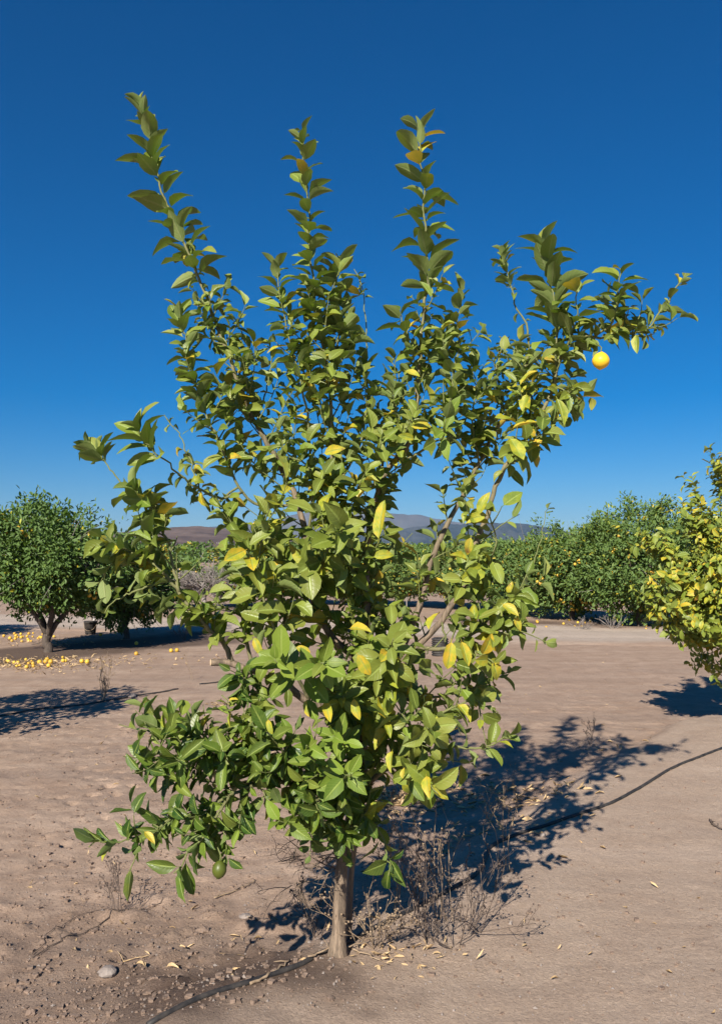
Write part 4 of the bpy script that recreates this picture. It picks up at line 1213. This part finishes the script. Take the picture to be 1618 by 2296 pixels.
# ------------------------------------------------------------------ far valley: wood, houses, pole
def distant_wood():
    g = np.random.default_rng(91)
    n = 420
    px = g.uniform(150, 1500, n); Y = g.uniform(150, 330, n)
    Vs = []; Fs = []; Ts = []; off = 0
    for x, y in zip(px, Y):
        tall = g.uniform(0.6, 1.0) * (1.0 if g.uniform() < 0.8 else 1.5)
        h = EYE + tall * (26 if x > 560 else 22) / LPX * y
        r = h * g.uniform(0.22, 0.42)
        k = 60
        u = g.normal(0, 1, (k, 3)); u /= np.linalg.norm(u, axis=1)[:, None]
        c = u * np.array((r, r, h * 0.5)) * g.uniform(0.6, 1.05, (k, 1)) + np.array((gx(x, y), y, h * 0.52))
        tint = np.zeros((k, 3)); tint[:, 1] = g.uniform(0, 0.5); tint[:, 2] = g.uniform(0, 0.6)
        if g.uniform() < 0.05: tint[:, 0] = 0.9
        V, F, tn = small_leaves(c, u + g.normal(0, 0.5, (k, 3)), u + (0, 0, 0.5), np.full(k, r * 0.75), 0.7, tint)
        Vs.append(V); Fs.append(F + off); Ts.append(tn); off += len(V)
    V = np.vstack(Vs)
    o = link('distant_wood', mesh_np('distant_wood', V, np.vstack(Fs), M_BGLEAF, {'tint': ('FLOAT_COLOR', np.vstack(Ts)), 'leafuv': ('FLOAT_VECTOR', np.zeros((len(V), 3)))}, False))
    tag(o, 'far-off belt of dark trees along the valley floor', 'wood', kind='stuff')
distant_wood()

M_WALL = plain_material('white_render', (0.68, 0.66, 0.62), (0.78, 0.76, 0.72), 0.5, 0.8, 0.05)
M_ROOF = plain_material('pale_metal_roof', (0.55, 0.57, 0.60), (0.66, 0.68, 0.70), 0.5, 0.5, 0.05)
M_GLASS = plain_material('dark_window', (0.03, 0.04, 0.05), (0.06, 0.07, 0.08), 1.0, 0.2, 0.0)
def box(x0, x1, y0, y1, z0, z1):
    V = np.array([(x, y, z) for z in (z0, z1) for y in (y0, y1) for x in (x0, x1)], float)
    return V, [(0, 2, 3, 1), (4, 5, 7, 6), (0, 1, 5, 4), (2, 6, 7, 3), (0, 4, 6, 2), (1, 3, 7, 5)]
def house(label, px, Y, wd, dp, ytop):
    h = EYE + (HORIZON - ytop) / LPX * Y
    b = np.array((gx(px, Y), Y, 0.0))
    t = thing('building', label, 'building', b)
    V, F = box(-wd / 2, wd / 2, 0, dp, -0.3, h * 0.86); link('wall', mesh_np('wall', V, F, M_WALL, smooth=False), t)
    e = 0.04 * wd
    zr = h * 0.86 + 0.01
    V = np.array([(-wd / 2 - e, -e, zr), (wd / 2 + e, -e, zr), (wd / 2 + e, dp + e, zr), (-wd / 2 - e, dp + e, zr),
                  (-wd / 2 - e, -e, zr + 0.1), (wd / 2 + e, -e, zr + 0.1), (wd / 2 + e, dp + e, zr + 0.1), (-wd / 2 - e, dp + e, zr + 0.1), (-wd / 2 - e, dp / 2, h), (wd / 2 + e, dp / 2, h)])
    F = [(0, 3, 2, 1), (0, 1, 5, 4), (2, 3, 7, 6), (4, 5, 9, 8), (7, 8, 9, 6), (0, 4, 8, 7, 3), (1, 2, 6, 9, 5)]
    link('roof', mesh_np('roof', V, F, M_ROOF, smooth=False), t)
    nwin = max(2, int(wd / 4))
    for k in range(nwin):
        cx = -wd / 2 + wd * (k + 0.5) / nwin
        V, F = box(cx - wd * 0.22 / nwin, cx + wd * 0.22 / nwin, -0.06, 0.04, h * 0.48, h * 0.70)
        link('window', mesh_np('window', V, F, M_GLASS, smooth=False), t)
house('white low building behind the yellowing tree at right edge', 1592, 60, 2.6, 6, 1190)
house('small white house among the far trees under the brown hill', 412, 340, 11, 9, 1233)
house('pale far house right of the utility pole', 462, 360, 10, 9, 1234)
house('white far shed near the left citrus tree crown', 372, 300, 8, 7, 1236)

def pole():
    Y = 260; x = gx(494, Y); h = EYE + (HORIZON - 1214) / LPX * Y
    t = thing('utility_pole', 'thin dark utility pole in front of the brown hill', 'pole', (x, Y, 0))
    V, F, _ = tube(np.array(((0, 0, -0.3), (0, 0, h / 2), (0, 0, h))), (0.17, 0.15, 0.12), 8)
    link('shaft', mesh_np('shaft', V, F, M_DRYD), t)
    V, F = box(-1.1, 1.1, -0.24, -0.13, h - 0.75, h - 0.6); a = link('crossarm', mesh_np('crossarm', V, F, M_DRYD, smooth=False), t)
    for dx in (-0.95, -0.4, 0.4, 0.95):
        V, F = lathe([(0.03, 0), (0.07, 0.06), (0.03, 0.12), (0.06, 0.18), (0.02, 0.24)], 8)
        link('insulator', mesh_np('insulator', V + (dx, -0.185, h - 0.59), F, M_WHITE), a)
pole()

# ------------------------------------------------------------------ things on the ground
def hose(name, px, r, label, group=None, lift=0.45):
    pts = np.array([GP(*p) for p in px])
    n = max(14, len(px) * 7)
    c, _ = resample(pts, n)
    c[:, 2] = gz(c[:, 0], c[:, 1]) + r * lift
    k = np.ones(5) / 5
    c[2:-2, 2] = np.convolve(c[:, 2], k, 'valid')
    V, F, _ = tube(c, r, 8)
    b = c[0].copy()
    tag(link(name, mesh_np(name, V - b, F, M_HOSE), None, b), label, 'hose', group)
hose('drip_hose', HOSE_PX, 0.0105, 'black irrigation hose passing the lemon trunk and winding to right edge')
hose('drip_hose', [(-120, 1618), (0, 1604), (90, 1588), (180, 1578), (290, 1560), (400, 1545)], 0.011, 'black irrigation hose in the shadow patch at left')
hose('drip_hose', [(448, 1535), (490, 1530), (540, 1524), (600, 1518)], 0.010, 'short length of black hose on sand left of the tree')

def bucket():
    b = GP(203, 1424)
    t = thing('bucket', 'black plastic bucket standing on the sand by the left trees', 'bucket', b)
    s = 1.0
    V, F = lathe([(0.085, 0.0), (0.09, 0.01), (0.108, 0.22), (0.116, 0.225), (0.116, 0.25), (0.104, 0.25), (0.100, 0.2), (0.08, 0.03), (0.001, 0.03)], 20)
    link('shell', mesh_np('shell', V * (1.15, 1.15, 1.05), F, M_HOSE), t)
    a = np.linspace(0, math.pi, 14)
    c = np.stack((0.135 * np.cos(a), -0.135 * np.sin(a) * 0.9, 0.235 - 0.16 * np.sin(a)), 1)
    V, F, _ = tube(c, 0.004, 6); link('handle', mesh_np('handle', V, F, M_DRY), t)
bucket()

def drain_pipe():
    b = GP(986, 1470)
    t = thing('drain_pipe', 'black corrugated pipe section standing upright behind the lemon tree', 'pipe', b)
    prof = [(0.12, -0.02)]
    for k in range(8):
        z = 0.035 * k
        prof += [(0.12, z), (0.137, z + 0.008), (0.137, z + 0.022), (0.12, z + 0.030)]
    prof += [(0.105, 0.285), (0.105, 0.02)]
    V, F = lathe(prof, 22)
    link('wall', mesh_np('wall', V, F, M_HOSE), t)
drain_pipe()

def stake(px, py, h, lean, label, mat=None):
    b = GP(px, py)
    t = b + (lean, 0, h)
    V, F, _ = tube(np.array((b - (0, 0, 0.03), (b + t) / 2, t)), 0.013, 8)
    tag(link('stake', mesh_np('stake', V - b, F, mat or M_WHITE), None, b), label, 'stake')
stake(209, 1391, 0.16, 0.06, 'short leaning white plastic stake behind the bucket')
stake(912, 1392, 0.60, -0.01, 'tall grey stake seen behind the lemon branches', M_GREYTWIG)

# fallen fruit under the left tree
g = np.random.default_rng(101)
fm = fruit_mesh('fallen', M_FRUIT, 0.036)
def fallen(px, py, label, group, s=1.0):
    p = GP(px, py)
    o = link('fallen_fruit', fm, None, p + (0, 0, 0.028 * s))
    o.scale = (s, s, s * 0.96); o.rotation_euler = (g.uniform(0, 3), g.uniform(0, 3), 0)
    tag(o, label, 'fruit', group)
for k in range(34):
    t_ = g.uniform() ** 1.3
    fallen(4 + 118 * t_, 1434 + g.uniform(-8, 9) - 6 * t_, 'fallen yellow fruit in the scatter behind the forked trunk', 'fruit behind the forked trunk', g.uniform(0.55, 1.0))
for k in range(20):
    t_ = g.uniform()
    fallen(4 + 150 * t_, 1494 + g.uniform(-10, 9) - 10 * t_, 'fallen yellow fruit lying in front of the forked trunk', 'fruit in front of the forked trunk', g.uniform(0.6, 1.1))
for k, (a, b) in enumerate(((226, 1428), (306, 1470), (306, 1446), (384, 1463), (397, 1462), (184, 1488), (196, 1489))):
    fallen(a, b, 'fallen yellow fruit lying alone right of the forked trunk', 'stray fruit around the left tree')
for k in range(34):
    fallen(g.uniform(1170, 1560), g.uniform(1388, 1416), 'fallen yellow fruit beneath the row across the road', 'fruit under the far right row', g.uniform(0.7, 1.0))

def litter(name, label, areas, seed, size=(0.03, 0.075), mat=None):
    """areas: (px, py, rx, ry, n) in pixels of the photograph, dropped on the ground"""
    g = np.random.default_rng(seed)
    L = Leaves()
    for px, py, ax, ay, n in areas:
        for k in range(n):
            a, b = g.normal(0, 0.45, 2)
            x, y = G0(px + ax * a, py + ay * b)
            q = np.array((x, y, gzs(x, y) + 0.006))
            th = g.uniform(0, 6.28)
            d = np.array((math.cos(th), math.sin(th), g.normal(0.05, 0.2)))
            ln = g.uniform(*size)
            L.add(q, d, UP + g.normal(0, 0.5, 3), ln, ln * g.uniform(0.25, 0.5), g.uniform(0.1, 0.9), g.uniform(-1.2, 1.2), g.normal(0, 0.6), 0.08, g.uniform(0, 1.2), (0, 0, 0))
    V, uv, tn, F = L.geometry(1)
    o = link(name, joined(name, V, uv, tn, F, mat or M_DEADLEAF))
    tag(o, label, 'litter', kind='stuff')
litter('leaf_litter', 'dry tan leaf litter in and beside the lemon tree shadow', [(900, 1795, 140, 34, 260), (1010, 1775, 260, 40, 130), (1200, 1790, 170, 40, 90), (1350, 1690, 120, 30, 20), (1060, 1880, 300, 90, 60)], 111)
litter('leaf_litter', 'pale crumbled leaf litter around the fallen fruit at left', [(70, 1492, 170, 16, 420), (190, 1484, 180, 14, 160), (120, 1440, 160, 12, 160), (420, 1478, 160, 10, 40), (500, 1580, 60, 8, 30)], 112, (0.03, 0.09))
litter('leaf_litter', 'sparse dry leaves scattered over the open sand', [(300, 1750, 700, 260, 70), (1200, 1560, 700, 120, 50), (500, 2120, 500, 160, 40), (1200, 2120, 700, 220, 30), (900, 2180, 160, 50, 60)], 113, (0.02, 0.05))

def dead_leaf(px, py, ln, rot, label):
    g = np.random.default_rng(int(px))
    L = Leaves(); q = GP(px, py) + (0, 0, 0.012)
    L.add(q, np.array((math.cos(rot), math.sin(rot), 0.25)), UP + g.normal(0, 0.4, 3), ln, ln * 0.45, 0.5, 0.7, 0.3, 0.08, 0.6, (0, 0, 0))
    V, uv, tn, F = L.geometry(0)
    tag(link('fallen_leaf', mesh_np('fallen_leaf', V[0] - q, F, M_DEADLEAF), None, q), label, 'leaf')
dead_leaf(326, 2186, 0.055, 2.2, 'cream curled dead leaf casting a dark shadow at bottom left')
dead_leaf(370, 2184, 0.055, 0.0, 'flat cream dead leaf right of the curled one at bottom left')
dead_leaf(417, 2138, 0.035, 2.6, 'small pale dead leaf on the crumbly soil left of the trunk')
dead_leaf(566, 2120, 0.045, 0.8, 'tan dead leaf on damp soil just left of the trunk')
dead_leaf(1232, 2232, 0.035, 0.4, 'brown dead leaf on the bare crust at bottom right')
dead_leaf(1200, 1908, 0.05, 0.2, 'tan dead leaf beside the hose in the tree shadow')

def stone(px, py, r, label, mat, cat='stone', name='stone', sq=0.6):
    g = np.random.default_rng(int(px * 7 + py))
    a = np.linspace(0, math.pi, 9); prof = [(max(0.01, math.sin(x)) * r, -math.cos(x) * r * sq) for x in a]
    V, F = lathe(prof, 13)
    V = V * (1 + 0.45 * np.array([float(fbm(np.array([v[0] / r * 1.6 + px]), np.array([v[1] / r * 1.6 + v[2] / r * 2.1]), 3, 4)[0]) for v in V]))[:, None]
    V = V * (g.uniform(0.8, 1.25), g.uniform(0.8, 1.2), 1)
    q = GP(px, py)
    tag(link(name, mesh_np(name, V, F, mat, smooth=False), None, q + (0, 0, r * sq * 0.45)), label, cat)
stone(242, 2199, 0.030, 'grey fist-sized stone at bottom left', M_ROCK)
stone(1213, 1905, 0.024, 'dark rounded stone beside the hose in the tree shadow', M_ROCK)
stone(550, 2060, 0.024, 'dark stone lying in front of the damp patch left of trunk', M_ROCK)
stone(297, 1560, 0.05, 'pale stone beside the shadow of the left weed', M_ROCK)
for a, b, r, lab in ((455, 2090, 0.024, 'largest crumbly soil clod left of the damp patch'), (520, 2132, 0.018, 'brown soil clod at the edge of the damp patch'), (70, 2282, 0.020, 'brown soil clod in the bottom left corner')):
    stone(a, b, r, lab, M_CLOD, 'clod', 'soil_clod', 0.62)

def gravel():
    g = np.random.default_rng(131)
    n = 2600
    px = g.uniform(-40, 1660, n); py = 1500 + 830 * g.uniform(size=n) ** 0.8
    Vs = []; Fs = []; off = 0
    oct_v = np.array(((1, 0, 0), (-1, 0, 0), (0, 1, 0), (0, -1, 0), (0, 0, 1), (0, 0, -1)), float)
    oct_f = np.array(((0, 2, 4), (2, 1, 4), (1, 3, 4), (3, 0, 4), (2, 0, 5), (1, 2, 5), (3, 1, 5), (0, 3, 5)))
    XY = np.array([G0(a, b) for a, b in zip(px, py)])
    Z = gz(XY[:, 0], XY[:, 1])
    for (x, y), z in zip(XY, Z):
        r = min(0.010, 0.0016 + 0.0015 * g.exponential())
        V = oct_v * (r * g.uniform(0.6, 1.3, 3)) * g.uniform(0.75, 1.25, (6, 1))
        a = g.uniform(0, 6.28)
        V = np.stack((V[:, 0] * math.cos(a) - V[:, 1] * math.sin(a), V[:, 0] * math.sin(a) + V[:, 1] * math.cos(a), V[:, 2]), 1) + (x, y, z + r * 0.25)
        Vs.append(V); Fs.append(oct_f + off); off += 6
    o = link('gravel', mesh_np('gravel', np.vstack(Vs), np.vstack(Fs), M_ROCK, smooth=False))
    tag(o, 'small grit and pebbles strewn over the sand', 'gravel', kind='stuff')
gravel()

def soil_crumbs():
    g = np.random.default_rng(141)
    n = 3400
    px = np.where(g.uniform(size=n) < 0.75, g.normal(260, 260, n), g.uniform(-40, 1660, n)); py = 1560 + 760 * g.uniform(size=n) ** 0.75
    XY = np.array([G0(a, b) for a, b in zip(px, py)])
    Z = gz(XY[:, 0], XY[:, 1])
    r = np.minimum(0.013, 0.0025 + 0.0024 * g.exponential(size=n))
    base = np.array([(x, y, z) for x in (-1, 1) for y in (-1, 1) for z in (-1, 1)], float)
    V = base[None] * g.uniform(0.55, 1.0, (n, 8, 3)) * r[:, None, None] * np.array((1.1, 1.0, 0.75))
    a = g.uniform(0, 6.28, n); ca, sa = np.cos(a)[:, None], np.sin(a)[:, None]
    V = np.stack((V[..., 0] * ca - V[..., 1] * sa, V[..., 0] * sa + V[..., 1] * ca, V[..., 2]), -1) + np.c_[XY, Z + r * 0.2][:, None, :]
    f = np.array(((0, 1, 3, 2), (4, 6, 7, 5), (0, 4, 5, 1), (2, 3, 7, 6), (0, 2, 6, 4), (1, 5, 7, 3)))
    F = (f[None] + (np.arange(n) * 8)[:, None, None]).reshape(-1, 4)
    tag(link('soil_crumbs', mesh_np('soil_crumbs', V.reshape(-1, 3), F, M_CLOD, smooth=False)), 'loose brown soil crumbs over the tilled sand', 'soil', kind='stuff')
soil_crumbs()

def stick(px, label, r=0.004, mat=None, cat='stick', lift=0.006):
    pts = np.array([GP(*p) + (0, 0, lift) for p in px])
    gg = np.random.default_rng(int(px[0][0] * 3 + px[0][1]))
    c, ln = resample(pts, len(px) * 5)
    c[1:-1, :2] += gg.normal(0, min(0.006, ln * 0.02), (len(c) - 2, 2))
    c[:, 2] = gz(c[:, 0], c[:, 1]) + lift + gg.uniform(0, r, len(c))
    q = Collect()
    V, F, ra = tube(c, np.linspace(r, r * 0.5, len(c)), 6, True, 0.15); q.add(V, F, ra)
    for k in range(int(ln / 0.07)):
        i = gg.integers(1, len(c) - 1); th = gg.uniform(0, 6.28); l2 = gg.uniform(0.02, 0.07)
        e = c[i] + (math.cos(th) * l2, math.sin(th) * l2, gg.uniform(0, 0.03))
        V, F, ra = tube(np.array((c[i], (c[i] + e) / 2 + gg.normal(0, 0.004, 3), e)), (r * 0.5, r * 0.4, r * 0.2), 4, False); q.add(V, F, ra)
    b = c[0].copy()
    q.V = [v - b for v in q.V]
    tag(link('stick', q.mesh('stick', mat or M_DRY), None, b), label, cat)
stick([(265, 2160), (300, 2152), (334, 2148)], 'short pale straight stick on the sand at bottom left', 0.0025, M_DEADLEAF)
stick([(560, 2262), (610, 2238), (650, 2205)], 'brown stick lying beside the hose left of trunk', 0.006)
stick([(1590, 1865), (1604, 1878), (1630, 1890)], 'dark crooked stick on the crust at right edge', 0.007, M_DRYD)
stick([(690, 2205), (740, 2185), (800, 2170), (850, 2150)], 'pale dry stick lying across the hose at trunk foot', 0.004, lift=0.02)
stick([(790, 2178), (830, 2196), (870, 2212)], 'thin dry stick on the soil right of trunk foot', 0.0035, lift=0.012)
stick([(480, 2012), (520, 2000), (560, 1985), (572, 1972)], 'bleached broken twig on the sand below green lemon', 0.004)
stick([(70, 2150), (130, 2118), (200, 2085), (260, 2052), (330, 2035), (366, 2020)], 'long black twig lying on the sand at bottom left', 0.0026, M_DRYD)
stick([(72, 2142), (120, 2095), (180, 2055), (245, 2035)], 'thin dark curved twig beside the long black one', 0.002, M_DRYD)

def weed(px, py, h, n, seed, label, mat, lean=(0, 0), spread=0.3, dep=2, r=0.0022, heads=True):
    g = np.random.default_rng(seed)
    b = GP(px, py)
    t = thing('dry_weed', label, 'weed', b)
    c = Collect(); hd = Collect()
    def rec(q, d, ln, r, k):
        m = q + d * ln * 0.5 + g.normal(0, ln * 0.05, 3)
        e = q + d * ln + g.normal(0, ln * 0.08, 3)
        V, F, ra = tube(resample(np.array((q, m, e)), 6)[0], np.linspace(r, r * 0.55, 6), 4, False)
        c.add(V, F, ra)
        if k:
            for _ in range(g.integers(3, 6)):
                f = g.uniform(0.35, 1.0)
                rec(q + (e - q) * f, unit(d + g.normal(0, 0.45, 3) + (0, 0, 0.15)), ln * g.uniform(0.25, 0.5), max(r * 0.6, 0.0007), k - 1)
        elif heads:
            V, F = box(-1, 1, -1, 1, -1, 1); hd.add(V * 0.0028 * g.uniform(0.6, 1.3) + e, F)
    for k in range(n):
        d = unit(np.array((lean[0], lean[1], 1.0)) + g.normal(0, spread, 3) * (1, 1, 0.2))
        rec(np.array((g.normal(0, 0.02), g.normal(0, 0.02), -0.01)), d, h * g.uniform(0.55, 1.0), r, dep)
    link('stem', c.mesh('stem', mat), t)
    if hd.n: link('seed_heads', hd.mesh('seed_heads', mat), t)['kind'] = 'stuff'
weed(1000, 2100, 0.62, 5, 1, 'tall dry weed clump right of the lemon trunk', M_DRY, (-0.1, 0.1), 0.22)
weed(960, 2150, 0.34, 9, 2, 'dense low dead weed clump in front of the hose right of trunk', M_DRYD, (0, 0), 0.5)
weed(1060, 2120, 0.36, 7, 3, 'tangled low dead weed at the edge of the tree shadow', M_DRYD, (0.2, 0), 0.6)
weed(1130, 1985, 0.52, 3, 4, 'upright dry weed with seed heads standing in the tree shadow', M_DRY, (0.02, 0), 0.14)
weed(840, 2170, 0.30, 9, 5, 'dry weed bunch at the foot of the lemon trunk', M_DRY, (0.1, -0.2), 0.6)
weed(700, 2110, 0.26, 5, 6, 'thin curly dry weed left of the trunk', M_DRYD, (-0.2, 0), 0.5)
weed(930, 2110, 0.40, 4, 14, 'brown dead weed clump just right of the lemon trunk', M_DRYD, (0.05, 0.1), 0.4)
weed(1020, 2160, 0.26, 5, 15, 'low matted dead weed nearest the camera right of trunk', M_DRYD, (0.1, -0.1), 0.8)
weed(880, 2080, 0.46, 4, 16, 'thin upright dry stalks behind the hose near trunk', M_DRY, (0.0, 0), 0.12)
weed(232, 1568, 0.40, 9, 7, 'dry upright weed standing in the left shadow patch', M_DRY, (0, 0), 0.22, 2, 0.004, False)
weed(1322, 1676, 0.22, 4, 8, 'small dark weed at far edge of the tree shadow', M_DRYD, (0, 0), 0.2)
weed(430, 1525, 0.30, 2, 9, 'single thin dry weed on sand below the pruned limb', M_DRY, (-0.1, 0), 0.2, 1)
weed(415, 1436, 0.40, 8, 10, 'low dead brush at the end of the left tree shadow', M_DRYD, (0, 0), 0.7, 2, 0.004, False)
weed(270, 2050, 0.24, 3, 11, 'sparse dark dead weed on the sand at lower left', M_DRYD, (-0.3, 0.1), 0.5)
weed(1370, 1412, 0.40, 9, 12, 'tangle of dead brush beneath the far right row', M_GREYTWIG, (0, 0), 0.8, 2, 0.006, False)
weed(1300, 1412, 0.32, 8, 13, 'low dead twigs left of the tangle across the road', M_GREYTWIG, (0, 0), 0.9, 2, 0.006, False)
